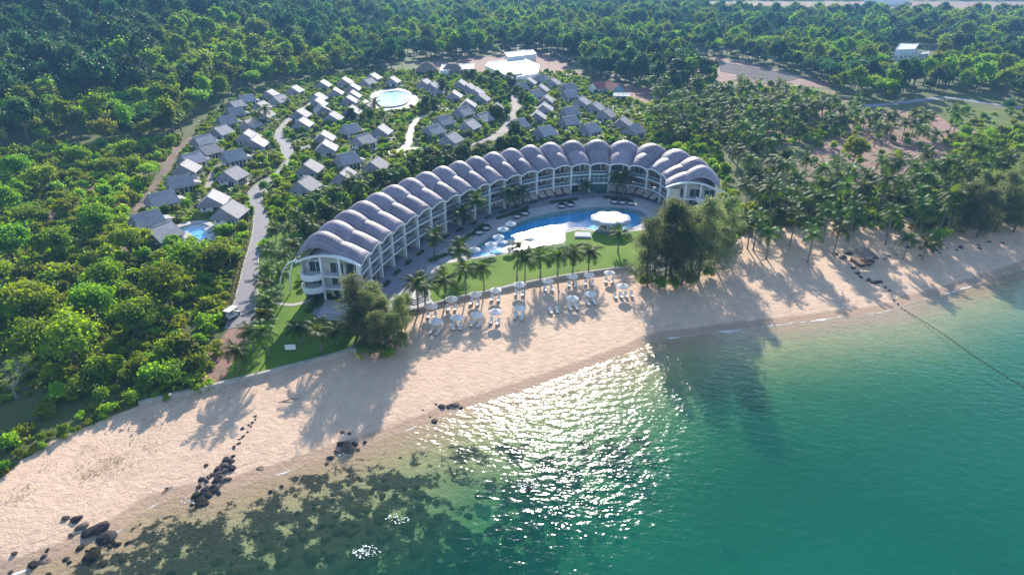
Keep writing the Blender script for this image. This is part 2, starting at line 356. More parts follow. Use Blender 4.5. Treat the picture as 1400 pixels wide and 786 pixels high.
def poolmat(name, tint, rough=.05, amp=.05):
    k = NT(name); p = k.pos()
    h = k.math('ADD', k.noise(1.2, p, 3), k.math('MULTIPLY', k.noise(4.5, p, 2), .25)); bm = k.n('Bump', Height=h, Strength=1.0, Distance=amp)
    gl = k.n('BsdfGlossy', Color=(1, 1, 1, 1), Roughness=rough, Normal=bm); fr = schlick(k, bm, .012)
    return k.surf(k.n('MixShader', i0=fr, i1=k.n('BsdfTransparent', Color=c4(tint)), i2=gl))
M['pool_water'] = poolmat('pool_water', (.72, .95, .98), .07, .028)

# ------------------------------------------------------------------ coast lines and terrain
SHORE_PX = [(30, 778), (75, 762), (110, 745), (160, 724), (205, 692), (250, 678), (300, 672), (345, 657), (400, 640), (445, 624), (480, 613), (525, 599), (580, 577), (640, 555), (720, 530), (800, 502), (860, 481), (895, 465), (950, 457), (1010, 449), (1080, 441), (1150, 432), (1215, 424), (1245, 412), (1290, 401), (1340, 386), (1400, 366)]
sh = smooth(PL(SHORE_PX, 0.0), 4)
d0 = sh[0] - sh[3]; d1 = sh[-1] - sh[-8]
SHORE = np.vstack([sh[0] + d0 / np.hypot(*d0) * 300 + np.array([-200, 0]), sh, sh[-1] + d1 / np.hypot(*d1) * 150, sh[-1] + d1 / np.hypot(*d1) * 150 + np.array([3000, 800])])
EDGE_PX = [(0, 652), (60, 607), (130, 577), (190, 553), (300, 527), (385, 506), (470, 483), (520, 455), (566, 425), (620, 410), (680, 397), (740, 384), (800, 374), (858, 367), (872, 386), (930, 388), (985, 356), (1002, 338), (1050, 330), (1110, 330), (1180, 332), (1240, 348), (1290, 345), (1400, 320)]
ed = PL(EDGE_PX, 1.9)
d0 = ed[0] - ed[1]; d1 = ed[-1] - ed[-2]
EDGE = np.vstack([ed[0] + d0 / np.hypot(*d0) * 400, ed, ed[-1] + d1 / np.hypot(*d1) * 200 + np.array([0, 20]), np.array([3400., 1600.])])
SEAP = np.vstack([SHORE, [(6000, -6000), (-6000, -6000)]])
LANDP = np.vstack([EDGE, [(6000, 1600), (6000, 9000), (-6000, 9000), (-6000, EDGE[0][1])]])
POOL_PX = [(641, 354), (639.7, 347), (648, 339), (673, 320.5), (693, 310.4), (727, 297), (767, 288.6), (801, 284.2), (834, 282.8), (862, 285), (882, 292), (884, 303), (862, 314), (836, 319.5), (812, 315), (790, 312), (771, 317), (771, 331), (745, 336), (720, 340.6), (680, 348)]
POOL = smooth(PL(POOL_PX, 2.0), 4, True)
KIDS_PX = [(246, 322), (243, 313), (256, 308), (270, 306), (284, 308), (294, 316), (290, 324), (276, 330), (258, 331)]
KIDS = smooth(PL(KIDS_PX), 4, True)
def hill(x, y):
    g = np.exp(-.5 * ((x + 480) / 175) ** 2 - .5 * ((y - 650) / 250) ** 2)
    far = 14 * np.exp(-.5 * ((x - 500) / 300) ** 2 - .5 * ((y - 1300) / 350) ** 2) * 0
    return 88 * np.maximum(0, g - .085) + far
def terrain(P):
    P = np.atleast_2d(P); z = np.full(len(P), 2.0); x, y = P.T
    sea = inpoly(P, SEAP); land = inpoly(P, LANDP) & ~sea; beach = ~sea & ~land
    ds = dist(P, SHORE); de = dist(P, EDGE)
    z[sea] = -np.minimum(.045 * ds[sea] + .0026 * ds[sea] ** 1.9, 9.0) * (1 - .5 * np.clip(reefiness(P[sea]), 0, .85))
    f = ds / (ds + de + 1e-6)
    z[beach] = 1.62 * (f[beach] ** .85) + .02
    z[land] = 1.62 + .38 * sstep(0, 1.2, de[land]) + hill(x[land], y[land])
    z += np.where(land & (z > 4), 1.5 * np.sin(x * .021) * np.sin(y * .017), 0)
    pl = inpoly(P, POOL) | (dist(P, POOL, True) < 1.9); z[pl] = .3
    pl = inpoly(P, KIDS) | (dist(P, KIDS, True) < 1.6); z[pl] = .9
    return z
REEF = PL([(30, 800), (140, 735), (215, 705), (260, 695), (330, 690), (400, 655), (450, 640), (520, 640), (570, 655), (610, 690), (650, 720), (700, 700), (770, 700), (760, 760), (740, 850), (0, 900)], 0)
REEF2 = PL([(600, 612), (700, 600), (730, 625), (840, 585), (890, 600), (880, 640), (800, 690), (720, 700), (690, 665), (600, 640)], 0)
def reefiness(P):
    rd = dist(P, REEF, True); a = np.where(inpoly(P, REEF), np.clip(.48 + rd / 30, 0, .85), np.clip(.42 - rd / 16, 0, 1))
    rd2 = dist(P, REEF2, True); return np.maximum(a, np.where(inpoly(P, REEF2), .5, np.clip(.4 - rd2 / 12, 0, 1)))
def tz(x, y): return float(terrain(np.array([[x, y]]))[0])
def graded(a, b, step, far, grow=1.18):
    m = list(np.arange(a, b + step, step)); s = step; lo = []; c = a
    while c > -far: s *= grow; c -= s; lo.append(c)
    s = step; hi = []; c = m[-1]
    while c < far: s *= grow; c += s; hi.append(c)
    return np.array(lo[::-1] + m + hi)
gx = graded(-190, 250, 1.25, 6000); gy = graded(30, 300, 1.25, 6000, 1.12)
GX, GY = np.meshgrid(gx, gy); GP = np.c_[GX.ravel(), GY.ravel()]
GZ = terrain(GP)
nx, ny = len(gx), len(gy)
ii = np.arange(nx * ny).reshape(ny, nx)
GF = np.stack([ii[:-1, :-1], ii[:-1, 1:], ii[1:, 1:], ii[1:, :-1]], -1).reshape(-1, 4)
seaP = inpoly(GP, SEAP); landP = inpoly(GP, LANDP) & ~seaP
ds = dist(GP, SHORE); de = dist(GP, EDGE)
jit = .10 * np.sin(GP[:, 0] * 1.7) * np.sin(GP[:, 1] * 1.3) + .05 * np.sin(GP[:, 0] * 3.1 + GP[:, 1] * 2.3)
GZ2 = GZ + np.where(~seaP & ~landP, jit * .5, 0) * (ds > 6)
gm = npmesh('ground', np.c_[GP, GZ2], GF, M['ground'])
gm.polygons.foreach_set('use_smooth', np.ones(len(GF), bool))
def setattr_(me, name, arr):
    a = me.attributes.new(name, 'FLOAT', 'POINT'); a.data.foreach_set('value', np.asarray(arr, np.float32))
sand = np.where(landP, np.clip(.5 - de / 2.2, 0, 1), 1.0)
GRSAND = PL([(985, 352), (1010, 322), (1060, 306), (1140, 300), (1200, 295), (1300, 300), (1420, 285), (1500, 340), (1290, 352), (1180, 350), (1050, 345)])
sand = np.maximum(sand, np.where(inpoly(GP, GRSAND), .62, 0))
setattr_(gm, 'sand', sand)
setattr_(gm, 'wet', np.where(seaP, 1, np.clip(1 - ds / 4.2, 0, 1)))
reef = reefiness(GP)
reef = np.where(seaP, reef, 0) * sstep(.4, 4, ds)
setattr_(gm, 'reef', reef)
dry = np.zeros(len(GP))
for poly, v in (([(1020, 325), (1000, 300), (1080, 230), (1110, 205), (1180, 150), (1400, 148), (1500, 150), (1500, 230), (1330, 215), (1250, 225), (1200, 290), (1120, 300)], .62),
                ([(860, 170), (900, 140), (960, 128), (1120, 112), (1180, 145), (1080, 200), (1000, 210), (920, 170)], .52),
                ([(930, 72), (1000, 82), (1140, 116), (1080, 126), (1000, 118), (930, 92)], .9),
                ([(940, 1), (1500, 1), (1500, 24), (1240, 27), (940, 26)], .72),
                ([(560, 88), (740, 68), (800, 100), (740, 110), (690, 110), (600, 105)], .75),
                ([(830, 112), (900, 120), (950, 140), (870, 140)], .75),
                ([(1215, 82), (1275, 88), (1270, 102), (1225, 98)], .8),
                ([(1000, 120), (1100, 130), (1010, 135), (960, 128)], .7),
                ([(60, 300), (110, 245), (230, 190), (270, 190), (190, 255), (130, 290), (75, 310)], .55),
                ([(250, 520), (310, 450), (348, 446), (330, 485), (300, 525)], .85)):
    dry = np.maximum(dry, np.where(inpoly(GP, PL(poly)), v, 0))
setattr_(gm, 'dry', dry)
tag(obj('ground', gm), kind='structure')
# the sea: one level sheet, its depth known at every point
wx = graded(-190, 250, 2.5, 6000, 1.3); wy = graded(20, 175, 2.5, 6000, 1.3)
WX, WY = np.meshgrid(wx, wy); WP = np.c_[WX.ravel(), WY.ravel()]; WT = terrain(WP)
ii = np.arange(len(WP)).reshape(len(wy), len(wx))
WF = np.stack([ii[:-1, :-1], ii[:-1, 1:], ii[1:, 1:], ii[1:, :-1]], -1).reshape(-1, 4)
nearsea = inpoly(WP, SEAP) | (dist(WP, SHORE) < 6)
WF = WF[nearsea[WF].any(1)]
used = np.unique(WF); remap = np.full(len(WP), -1); remap[used] = np.arange(len(used))
wm = npmesh('sea', np.c_[WP[used], np.full(len(used), 0.0)], remap[WF], M['sea'])
wm.polygons.foreach_set('use_smooth', np.ones(len(WF), bool))
setattr_(wm, 'depth', -WT[used])
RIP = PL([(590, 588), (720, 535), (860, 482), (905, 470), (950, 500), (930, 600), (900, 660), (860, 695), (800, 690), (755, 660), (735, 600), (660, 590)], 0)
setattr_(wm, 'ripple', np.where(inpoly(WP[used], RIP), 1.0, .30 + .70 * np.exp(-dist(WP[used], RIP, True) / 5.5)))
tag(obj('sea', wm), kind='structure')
# ------------------------------------------------------------------ hotel
FRONT_PX = [(487.8, 363), (502.3, 347.8), (515.8, 333.8), (531, 319.8), (547.6, 307.6), (566.5, 296.6), (585, 285.8), (604, 276.3), (623.4, 268.2), (643.7, 260.2), (664.3, 252.6), (686, 246.2), (708.1, 240.7), (730.7, 235.6), (754, 231.5), (778.9, 227.8), (803.6, 226.5), (827.8, 224.6), (851.8, 225), (874.7, 228.2), (893.1, 233.1), (906, 243), (916, 255.4)]
EAVE = 11.0; GZ0 = 2.06
q = PL(FRONT_PX, EAVE); s_ = np.r_[0, np.cumsum(np.hypot(*np.diff(q, axis=0).T))]; s_ /= s_[-1]
px_, py_ = np.polyfit(s_, q[:, 0], 6), np.polyfit(s_, q[:, 1], 6)
tt = np.linspace(0, 1, 800); cc = np.c_[np.polyval(px_, tt), np.polyval(py_, tt)]
al = np.r_[0, np.cumsum(np.hypot(*np.diff(cc, axis=0).T))]; NB = 22
FR = np.c_[np.interp(np.linspace(0, al[-1], NB + 1), al, cc[:, 0]), np.interp(np.linspace(0, al[-1], NB + 1), al, cc[:, 1])]
BAYW = al[-1] / NB
T_ = np.gradient(FR, axis=0); T_ /= np.hypot(*T_.T)[:, None]; FN = np.c_[-T_[:, 1], T_[:, 0]]   # towards the rear
DEPTH = 13.0
RR = FR + FN * DEPTH
HOTEL = np.vstack([FR, RR[::-1]])
ho = empty('resort_hotel', (FR[11][0], FR[11][1], GZ0), 0, 'long curved white hotel with scalloped purple-grey vaulted roofs around the pool', 'hotel')
hb = Vector((FR[11][0], FR[11][1], GZ0))
def hobj(name, me, loc, rz=0, parent=None): return obj(name, me, parent or ho, Vector(loc) - hb, rz)
ST = 3.0
W2 = BAYW / 2
def part(fn, name, *m, smooth=False):
    b = MB(); fn(b); return b.mesh(name, *m, smooth=smooth)
mslab = part(lambda b: b.box(-W2 + .27, -.12, -.34, W2 - .27, 3.1, 0), 'floor_slab', M['white'])
mback = part(lambda b: b.box(-W2, 3.1, 0, W2, 3.3, ST - .34), 'back_wall', M['cream'])
def doorfn(b):
    for i in range(4): b.box(-W2 + .5 + i * .8, 3.03, .08, -W2 + 1.22 + i * .8, 3.09, 2.25)
mdoor = part(doorfn, 'glass_door', M['glass'])
def dframe(b):
    for i in range(5): b.box(-W2 + .42 + i * .8, 2.99, 0, -W2 + .5 + i * .8, 3.09, 2.35)
    b.box(-W2 + .42, 2.98, 2.26, -W2 + 3.7, 3.085, 2.36)
mdframe = part(dframe, 'door_frame', M['white'])
mcurt = part(lambda b: [b.box(W2 - 2.0, 3.02, .05, W2 - 1.0, 3.095, 2.3)], 'timber_door', M['wood'])
mdiv = part(lambda b: b.box(W2 - .1, .5, 0, W2 + .1, 3.1, ST - .34), 'divider_wall', M['cream'])
mrail = part(lambda b: b.box(-W2 + .3, -.02, .05, W2 - .3, .02, .95), 'balcony_glass', M['rail_glass'])
mtop = part(lambda b: (b.box(-W2 + .27, -.05, .95, W2 - .27, .05, 1.03), b.box(-W2 + .27, -.03, 0, -W2 + .33, .03, .95), b.box(W2 - .33, -.03, 0, W2 - .27, .03, .95)), 'handrail', M['white'])
mbed = part(lambda b: (b.box(.3, 1.0, .0, 2.3, 2.3, .35), b.box(.3, 2.1, .35, 2.3, 2.4, .85)), 'daybed', M['brown_cushion'])
mbedc = part(lambda b: b.box(.35, 1.02, .36, 2.25, 2.08, .5), 'mattress', M['cushion'])
mtable = part(lambda b: (b.box(-1.6, 1.0, .42, -.6, 1.7, .5), b.box(-1.2, 1.25, 0, -1.0, 1.45, .42)), 'balcony_table', M['white'])
mcol = part(lambda b: b.prism([(-.24, -.42), (.24, -.42), (.24, .42), (-.24, .42)], 0, EAVE - GZ0 - .12), 'column', M['white'])
def arch(b, w, y0, y1, rise, z0, th=.38, n=10, x0=None):
    x0 = -w / 2 if x0 is None else x0
    pr = [(x0 + w * i / n, z0 + rise * (1 - (2 * i / n - 1) ** 2)) for i in range(n + 1)]
    for i in range(n):
        (xa, za), (xb, zb) = pr[i], pr[i + 1]
        b.add([(xa, y0, za - th), (xb, y0, zb - th), (xb, y1, zb - th), (xa, y1, za - th), (xa, y0, za), (xb, y0, zb), (xb, y1, zb), (xa, y1, za)],
              [(0, 3, 2, 1), (4, 5, 6, 7), (0, 1, 5, 4), (2, 3, 7, 6)])
    b.add([(x0, y0, z0 - th), (x0, y1, z0 - th), (x0, y1, z0), (x0, y0, z0)], [(0, 1, 2, 3)]); xe = x0 + w
    b.add([(xe, y0, z0 - th), (xe, y1, z0 - th), (xe, y1, z0), (xe, y0, z0)], [(3, 2, 1, 0)])
march = part(lambda b: arch(b, BAYW + .1, -1.05, -.6, .85, 0), 'eave_arch', M['white'])
mlobby = part(lambda b: b.box(-W2 + .3, .9, 0, W2 - .3, 1.0, ST - .36), 'lobby_glass', M['lobby_glass'])
def mull(b):
    for i in range(1, 4): b.box(-W2 + i * BAYW / 4 - .05, .8, 0, -W2 + i * BAYW / 4 + .05, .895, ST - .36)
    b.box(-W2 + .3, .79, 1.3, W2 - .3, .89, 1.42)
mmull = part(mull, 'mullion', M['white'])
def awn(b):
    b.slab([(-.1, -1.9, 1.0), (2.3, -1.9, 1.0), (2.3, .3, 2.3), (-.1, .3, 2.3)], .08)
mawn = part(awn, 'awning', M['canopy_tan'])
def awnf(b):
    for x in (-.16, 2.36): b.tube([(x, -2.0, .95), (x, .4, 2.4)], .06, 4); b.tube([(x, -1.9, 0), (x, -1.9, 1.0)], .05, 4)
mawnf = part(awnf, 'awning_frame', M['maroon'])
def shell(name, i, d0_, d1_, prof, nt_=12, ns=9):
    V = []; UV = []; F = []
    ov = .012
    for a in range(nt_ + 1):
        t = a / nt_; d = d0_ + (d1_ - d0_) * t; zl, ar = prof(t)
        A = FR[i] + FN[i] * d; B = FR[i + 1] + FN[i + 1] * d
        for k in range(ns + 1):
            s = k / ns; p = A * (1 - s) + B * s
            V.append((p[0] - hb.x, p[1] - hb.y, EAVE - hb.z + zl + ar * (1 - (2 * s - 1) ** 2))); UV.append((s, t))
    n = len(V)
    for a in range(nt_):
        for k in range(ns):
            i0 = a * (ns + 1) + k; F.append((i0, i0 + 1, i0 + ns + 2, i0 + ns + 1))
    V2 = [(x, y, z - .16) for x, y, z in V]; F2 = [tuple(j + n for j in f[::-1]) for f in F]
    side = []
    rim = [k for k in range(ns + 1)] + [a * (ns + 1) + ns for a in range(1, nt_ + 1)] + [nt_ * (ns + 1) + k for k in range(ns - 1, -1, -1)] + [a * (ns + 1) for a in range(nt_ - 1, 0, -1)]
    for a in range(len(rim)): p, q2 = rim[a], rim[(a + 1) % len(rim)]; side.append((q2, p, p + n, q2 + n))
    me = bpy.data.meshes.new(name); me.from_pydata(V + V2, [], F + F2 + side); me.materials.append(M['vault'])
    uv = me.uv_layers.new(name='UVMap'); UV2 = UV + UV
    li = np.empty(len(me.loops), np.int32); me.loops.foreach_get('vertex_index', li)
    uv.data.foreach_set('uv', np.array(UV2, np.float32)[li].ravel())
    me.polygons.foreach_set('use_smooth', [True] * (len(F) * 2) + [False] * len(side)); me.update()
    return obj(name, me, ho)
for i in range(NB):
    mid = (FR[i] + FR[i + 1]) / 2; ang = math.atan2(FR[i + 1][1] - FR[i][1], FR[i + 1][0] - FR[i][0])
    lobby = i in (15, 16)
    for k in range(3):
        z = GZ0 + ST * k; loc = (mid[0], mid[1], z)
        if k: hobj('floor_slab', mslab, loc, ang)
        if lobby and k == 1:
            g = hobj('lobby_window', mlobby, loc, ang); obj('mullion', mmull, g)
            continue
        if lobby and k == 0:
            hobj('back_wall', mback, loc, ang); g = hobj('lobby_window', mlobby, loc, ang) if i == 16 else hobj('glass_door', mdoor, loc, ang)
            continue
        hobj('back_wall', mback, loc, ang); d = hobj('glass_door', mdoor, loc, ang); obj('door_frame', mdframe, d)
        hobj('divider_wall', mdiv, loc, ang); hobj('timber_door', mcurt, loc, ang)
        if k:
            r = hobj('balcony_railing', mrail, loc, ang); obj('handrail', mtop, r)
            d = hobj('daybed', mbed, loc, ang); obj('mattress', mbedc, d)
            if (i + k) % 3: hobj('balcony_table', mtable, loc, ang)
        elif 11 <= i <= 19:
            for dx in (-2.7, .25):
                c, s = math.cos(ang), math.sin(ang)
                g = hobj('awning', mawn, (mid[0] + c * dx, mid[1] + s * dx, z), ang); obj('awning_frame', mawnf, g)
    hobj('eave_arch', march, (mid[0], mid[1], EAVE + .12), ang)
    shell('front_roof_vault', i, -1.0, 10.5, lambda t: (.18 + 1.55 * math.sin(math.pi * t * .95), .85 + 1.2 * math.sin(math.pi * t * .9)))
    shell('rear_roof_vault', i, 4.2, DEPTH + .9, lambda t: (1.75 + 2.5 * math.sin(math.pi * t * .8) - 2.6 * t ** 2.2, 1.75 + .7 * math.sin(math.pi * t) - .4 * t))
    A, B = RR[i], RR[i + 1]; mr = (A + B) / 2; ar = math.atan2(B[1] - A[1], B[0] - A[0]); wr = np.hypot(*(B - A)) / 2
    b = MB(); b.box(-wr, -.3, 0, wr, 0, EAVE - GZ0 + .1); hobj('rear_wall', b.mesh('rear_wall', M['cream']), (mr[0], mr[1], GZ0), ar)
for i in range(NB + 1):
    ang = math.atan2(T_[i][1], T_[i][0]); hobj('column', mcol, (FR[i][0], FR[i][1], GZ0), ang)
# the two end faces
def endface(i, flip):
    A, B = (RR[i], FR[i]) if not flip else (FR[i], RR[i])      # left to right seen from outside
    L = np.hypot(*(B - A)); ang = math.atan2(B[1] - A[1], B[0] - A[0]); o = (A[0], A[1], GZ0)
    H = EAVE - GZ0
    hobj('end_arch', part(lambda b: arch(b, L + 1.6, -.75, .1, 2.0, H + .15, .4, 16, x0=-.8), 'end_arch', M['white']), o, ang)
    b = MB(); n = 14
    pts = [(L * k / n, H - .25 + 1.9 * (1 - (2 * k / n - 1) ** 2)) for k in range(n + 1)]
    poly = [(0, 0)] + [(L, 0)] + pts[::-1]
    v = [(x, 1.7, z) for x, z in poly] + [(x, 1.9, z) for x, z in poly]; m = len(poly)
    b.add(v, [tuple(range(m)), tuple(range(m, 2 * m))[::-1]] + [((k + 1) % m, k, m + k, m + (k + 1) % m) for k in range(m)])
    hobj('end_wall', b.mesh('end_wall', M['cream']), o, ang)
    for k in (1, 2): hobj('end_floor_slab', part(lambda b: b.box(.3, -.3, -.36, L - .3, 1.7, 0), 'end_floor_slab', M['white']), (A[0], A[1], GZ0 + ST * k), ang)
    for f in (.36, .68): hobj('end_column', part(lambda b: b.box(-.22, -.28, 0, .22, .3, H + (1.5)), 'end_column', M['white']), (A[0] + (B - A)[0] * f, A[1] + (B - A)[1] * f, GZ0), ang)
    for k in range(3):
        for x in (1.2, 6.0, 10.0):
            w_ = hobj('end_window', part(lambda b: b.box(x, 1.62, .05, x + 2.9, 1.695, 2.4), 'end_window', M['glass']), (A[0], A[1], GZ0 + ST * k), ang)
            obj('window_frame', part(lambda b: (b.box(x - .08, 1.58, .02, x, 1.692, 2.48), b.box(x + 2.9, 1.58, .02, x + 2.98, 1.692, 2.48), b.box(x + 1.41, 1.58, .05, x + 1.49, 1.615, 2.4), b.box(x, 1.58, 2.4, x + 2.9, 1.693, 2.48)), 'window_frame', M['white']), w_)
    for k in (1, 2):
        b = MB(); cx = 2.6 if not flip else L - 2.6; n = 14; r0, r1 = 2.5, 2.7
        arc = [(cx + r1 * math.cos(math.pi + math.pi * j / n), -.2 + r1 * math.sin(math.pi + math.pi * j / n)) for j in range(n + 1)]
        arci = [(cx + r0 * math.cos(math.pi + math.pi * j / n), -.2 + r0 * math.sin(math.pi + math.pi * j / n)) for j in range(n + 1)]
        b.prism(arc + arci[::-1], -.36, 1.0); p = hobj('curved_parapet', b.mesh('curved_parapet', M['white']), (A[0], A[1], GZ0 + ST * k), ang)
        b = MB(); b.prism(arci, -.34, 0); obj('balcony_floor', b.mesh('balcony_floor', M['white']), p)
    x0 = -.6 if not flip else L + .6; sx = -1 if not flip else 1
    rib = [(x0 + sx * 5.2 * math.sin(t * 1.45), -.3, (H + .3) * math.cos(t * 1.5)) for t in np.linspace(0, 1.04, 12)]
    b = MB(); b.tube(rib, [.22 - .008 * j for j in range(12)], 6); hobj('curved_rib', b.mesh('curved_rib', M['white'], smooth=True), o, ang)
    if not flip:
        rib = [(x0 + sx * 3.8 * math.sin(t * 1.45), 1.8, (H + .3) * math.cos(t * 1.5)) for t in np.linspace(0, 1.04, 12)]
        b = MB(); b.tube(rib, .16, 6); hobj('curved_rib', b.mesh('curved_rib', M['white'], smooth=True), o, ang)
endface(0, False); endface(NB, True)
# ------------------------------------------------------------------ paved court, pool, lawn
def offs(d): return FR - FN * d
court = np.vstack([PL([(440, 437), (425, 428)]), RR[0:1] - FN[0] * 6, FR[:1] - T_[0] * 4.0, FR + FN * 3.0, RR[NB:] , PL([(985, 300), (985, 340), (900, 372), (860, 365), (800, 372), (740, 382), (680, 395), (620, 408), (568, 422), (540, 432), (500, 440)])])
sheet('paved_court', court, GZ0, M['path_pavers'], [POOL], 'structure')
def rim(line, wd, z0, z1, name, m, closed=True, kind=None):
    L = np.array(line); T = np.roll(L, -1, 0) - np.roll(L, 1, 0)
    if not closed: T = np.gradient(L, axis=0)
    T /= np.hypot(*T.T)[:, None]; N = np.c_[-T[:, 1], T[:, 0]]; a = L + N * wd / 2; c = L - N * wd / 2; n = len(L)
    b = MB(); v = [(*p, z0) for p in a] + [(*p, z0) for p in c] + [(*p, z1) for p in c] + [(*p, z1) for p in a]
    f = []
    for i in range(n if closed else n - 1):
        j = (i + 1) % n
        for k in range(4): f.append((k * n + i, k * n + j, ((k + 1) % 4) * n + j, ((k + 1) % 4) * n + i))
    if not closed: f += [(0, n, 2 * n, 3 * n), (n - 1, 4 * n - 1, 3 * n - 1, 2 * n - 1)]
    b.add(v, f); me = b.mesh(name, m)
    import bmesh; bm_ = bmesh.new(); bm_.from_mesh(me); bmesh.ops.recalc_face_normals(bm_, faces=bm_.faces); bm_.to_mesh(me); bm_.free()
    return obj(name, me)
pe = empty('swimming_pool', (*at(760, 305), GZ0), 0, 'large curved turquoise swimming pool between hotel and lawn', 'swimming pool')
pb = Vector(pe.location)
def under(o): o.parent = pe; o.location = Vector(o.location) - pb; return o
under(rim(POOL, .5, .5, GZ0 + .09, 'pool_rim', M['stone_rim']))
under(sheet('pool_floor', smooth(POOL, 1, True), .75, M['pool_tile']))
DEEP = smooth(PL([(771, 316), (772, 305), (790, 293), (815, 286), (830, 285), (806, 293), (790, 303), (787, 313)], 1.6), 3, True)
under(sheet('dark_pool_floor', DEEP, .80, M['pool_tile_deep']))
LEDGE = smooth(PL([(668, 349), (690, 336), (720, 325), (766, 312), (769, 318), (770, 331), (745, 335.5), (720, 340), (690, 346)], 1.9), 3, True)
b = MB(); b.prism([tuple(p) for p in LEDGE], .8, 1.62); under(obj('pool_ledge', b.mesh('pool_ledge', M['pool_ledge'])))
under(sheet('pool_water', POOL, 1.96, M['pool_water']))
DECK = np.vstack([PL([(596, 349), (620, 330), (667, 303), (706, 290), (760, 279), (820, 271), (880, 273), (905, 285), (905, 315), (862, 320)]), smooth(PL([(862, 314), (882, 303), (884, 294)]), 3)])
deck_line = PL([(594, 351), (620, 330), (667, 303), (706, 290.5), (760, 279), (820, 271), (880, 273), (905, 285)])
pool_far = POOL[[i for i in range(len(POOL))]]
fi = [i for i in range(4, 11 * 4 + 1)]
DECK = np.vstack([smooth(deck_line, 3), PL([(905, 312)]), POOL[fi[::-1]] , PL([(638, 355), (604, 361)])])
sheet('pool_deck', DECK, GZ0 + .02, M['deck'], kind='structure')
LAWN_PX = [(591, 385), (602, 361.5), (620, 359), (638, 356.5), (676, 351), (720, 342.5), (742, 338), (772, 333.5), (773.5, 318.5), (790, 314.5), (812, 317), (836, 321.5), (864, 316.5), (900, 314), (915, 340), (880, 368), (858, 364), (800, 371), (740, 380.5), (700, 388), (667, 396.5), (620, 406.5), (593, 413), (586, 404)]
sheet('lawn', PL(LAWN_PX), GZ0 + .04, M['lawn'], kind='structure')
LEFTLAWN = PL([(306, 526), (315, 500), (336, 470), (352, 440), (352, 400), (353, 370), (358, 330), (376, 300), (402, 300), (420, 340), (412, 372), (432, 420), (430, 438), (470, 452), (500, 462), (470, 480), (385, 503)])
sheet('left_lawn', LEFTLAWN, 2.045, M['lawn'], kind='structure')
# white steps and terraces
def terrace(name, pts, z, h, m, label, cat='terrace', steps=3):
    e = empty(name, (*PL(pts).mean(0), z), 0, label, cat); c = PL(pts).mean(0)
    for k in range(steps):
        f = 1 - .16 * k; b = MB(); b.prism([tuple((p - c) * f) for p in PL(pts)], h * k / steps, h * (k + 1) / steps - .004); obj('step', b.mesh('step', m), e)
    return e
terrace('stone_steps', [(553, 414), (562, 396), (578, 388), (589, 402), (587, 409), (566, 417)], GZ0 + .02, .5, M['deck'], 'pale curved stone steps at the left end of the pool lawn')
terrace('stone_steps', [(433, 436), (446, 410), (478, 418), (494, 432), (470, 440)], GZ0 + .02, .7, M['deck'], 'pale stone steps below the left end of the hotel')
sheet('stone_walk', PL([(577, 380), (586, 362), (603, 362), (592, 384)]), GZ0 + .05, M['deck'], kind='structure')
# seawall
SW = smooth(PL([(190, 552), (300, 526), (385, 505), (470, 482), (505, 466)], 2.0), 4)
o = rim(SW, .7, .9, 2.5, 'seawall', M['concrete'], False); tag(o, 'long low concrete seawall left of the dark beach trees', 'wall')
SW = smooth(PL([(566, 424), (620, 409), (680, 396.5), (740, 383.5), (800, 373.5), (858, 366.5), (868, 372)], 2.0), 4)
o = rim(SW, .55, .9, 2.42, 'seawall', M['concrete'], False); tag(o, 'low stone wall between the pool lawn and the sand', 'wall')
o = rim(PL([(983, 354), (1002, 339), (1010, 333)], 2.0), .5, .9, 2.6, 'seawall', M['concrete'], False); tag(o, 'short wall end right of the casuarina clump', 'wall')
# roads
rl = [(308, 450), (322, 408), (334, 360), (341, 338), (345.6, 317.6), (347, 293), (341, 278), (338, 265.7), (353, 250.5), (377.6, 235), (386.8, 220), (385.3, 207.7), (380.7, 198.5), (373, 187.9), (380.7, 175.6), (396, 160.4), (418, 145), (440, 131)]
rr = [(347, 445), (351.5, 400), (353, 371), (355, 345), (365.4, 317.6), (365.4, 293), (359, 278), (361, 259.6), (380.7, 238), (394.4, 226), (399, 216.9), (399, 198.5), (388, 189), (389, 177), (412, 155.8), (430, 145), (444, 135)]
ROAD = np.vstack([smooth(PL(rl), 4), smooth(PL(rr), 4)[::-1]])
sheet('brick_road', ROAD, 2.07, M['pavers'], kind='structure')
k1 = rim(smooth(PL(rl), 4), .25, 1.9, 2.2, 'kerb', M['stone_rim'], False); k1['kind'] = 'structure'
k2 = rim(smooth(PL(rr), 4), .25, 1.9, 2.2, 'kerb', M['stone_rim'], False); k2['kind'] = 'structure'
ROADS = [ROAD]
def path(name, pts, wd, z, m):
    P = ribbon(smooth(PL(pts), 4), wd); ROADS.append(P); return sheet(name, P, z, m, kind='structure')
path('side_road', [(393, 208), (425, 200), (470, 192), (520, 210), (548, 206), (560, 203)], 3.2, 2.085, M['pavers'])
path('garden_path', [(548, 207), (558, 196), (562, 180), (570, 165), (585, 158)], 3.2, 2.1, M['stone_rim'])
path('garden_path', [(520, 212), (555, 204), (590, 205)], 3.5, 2.115, M['stone_rim'])
path('villa_road', [(648, 200), (672, 190), (688, 180), (700, 165), (706, 150), (700, 130)], 5.0, 2.085, M['track_sand'])
path('service_drive', [(740, 203), (790, 202), (850, 204), (900, 206)], 5.0, 2.085, M['track_sand'])
path('service_drive', [(779, 203), (775, 194)], 4.5, 2.1, M['track_sand'])
path('lawn_path', [(352, 402), (372, 412), (395, 417), (415, 414), (430, 408)], 1.1, 2.085, M['stone_rim'])
path('villa_path', [(282, 262), (290, 240), (300, 225)], 2.2, 2.085, M['track_sand'])
path('dirt_track', [(170, 345), (188, 290), (215, 250), (245, 205), (262, 188)], 3.0, 2.06, M['dirt'])
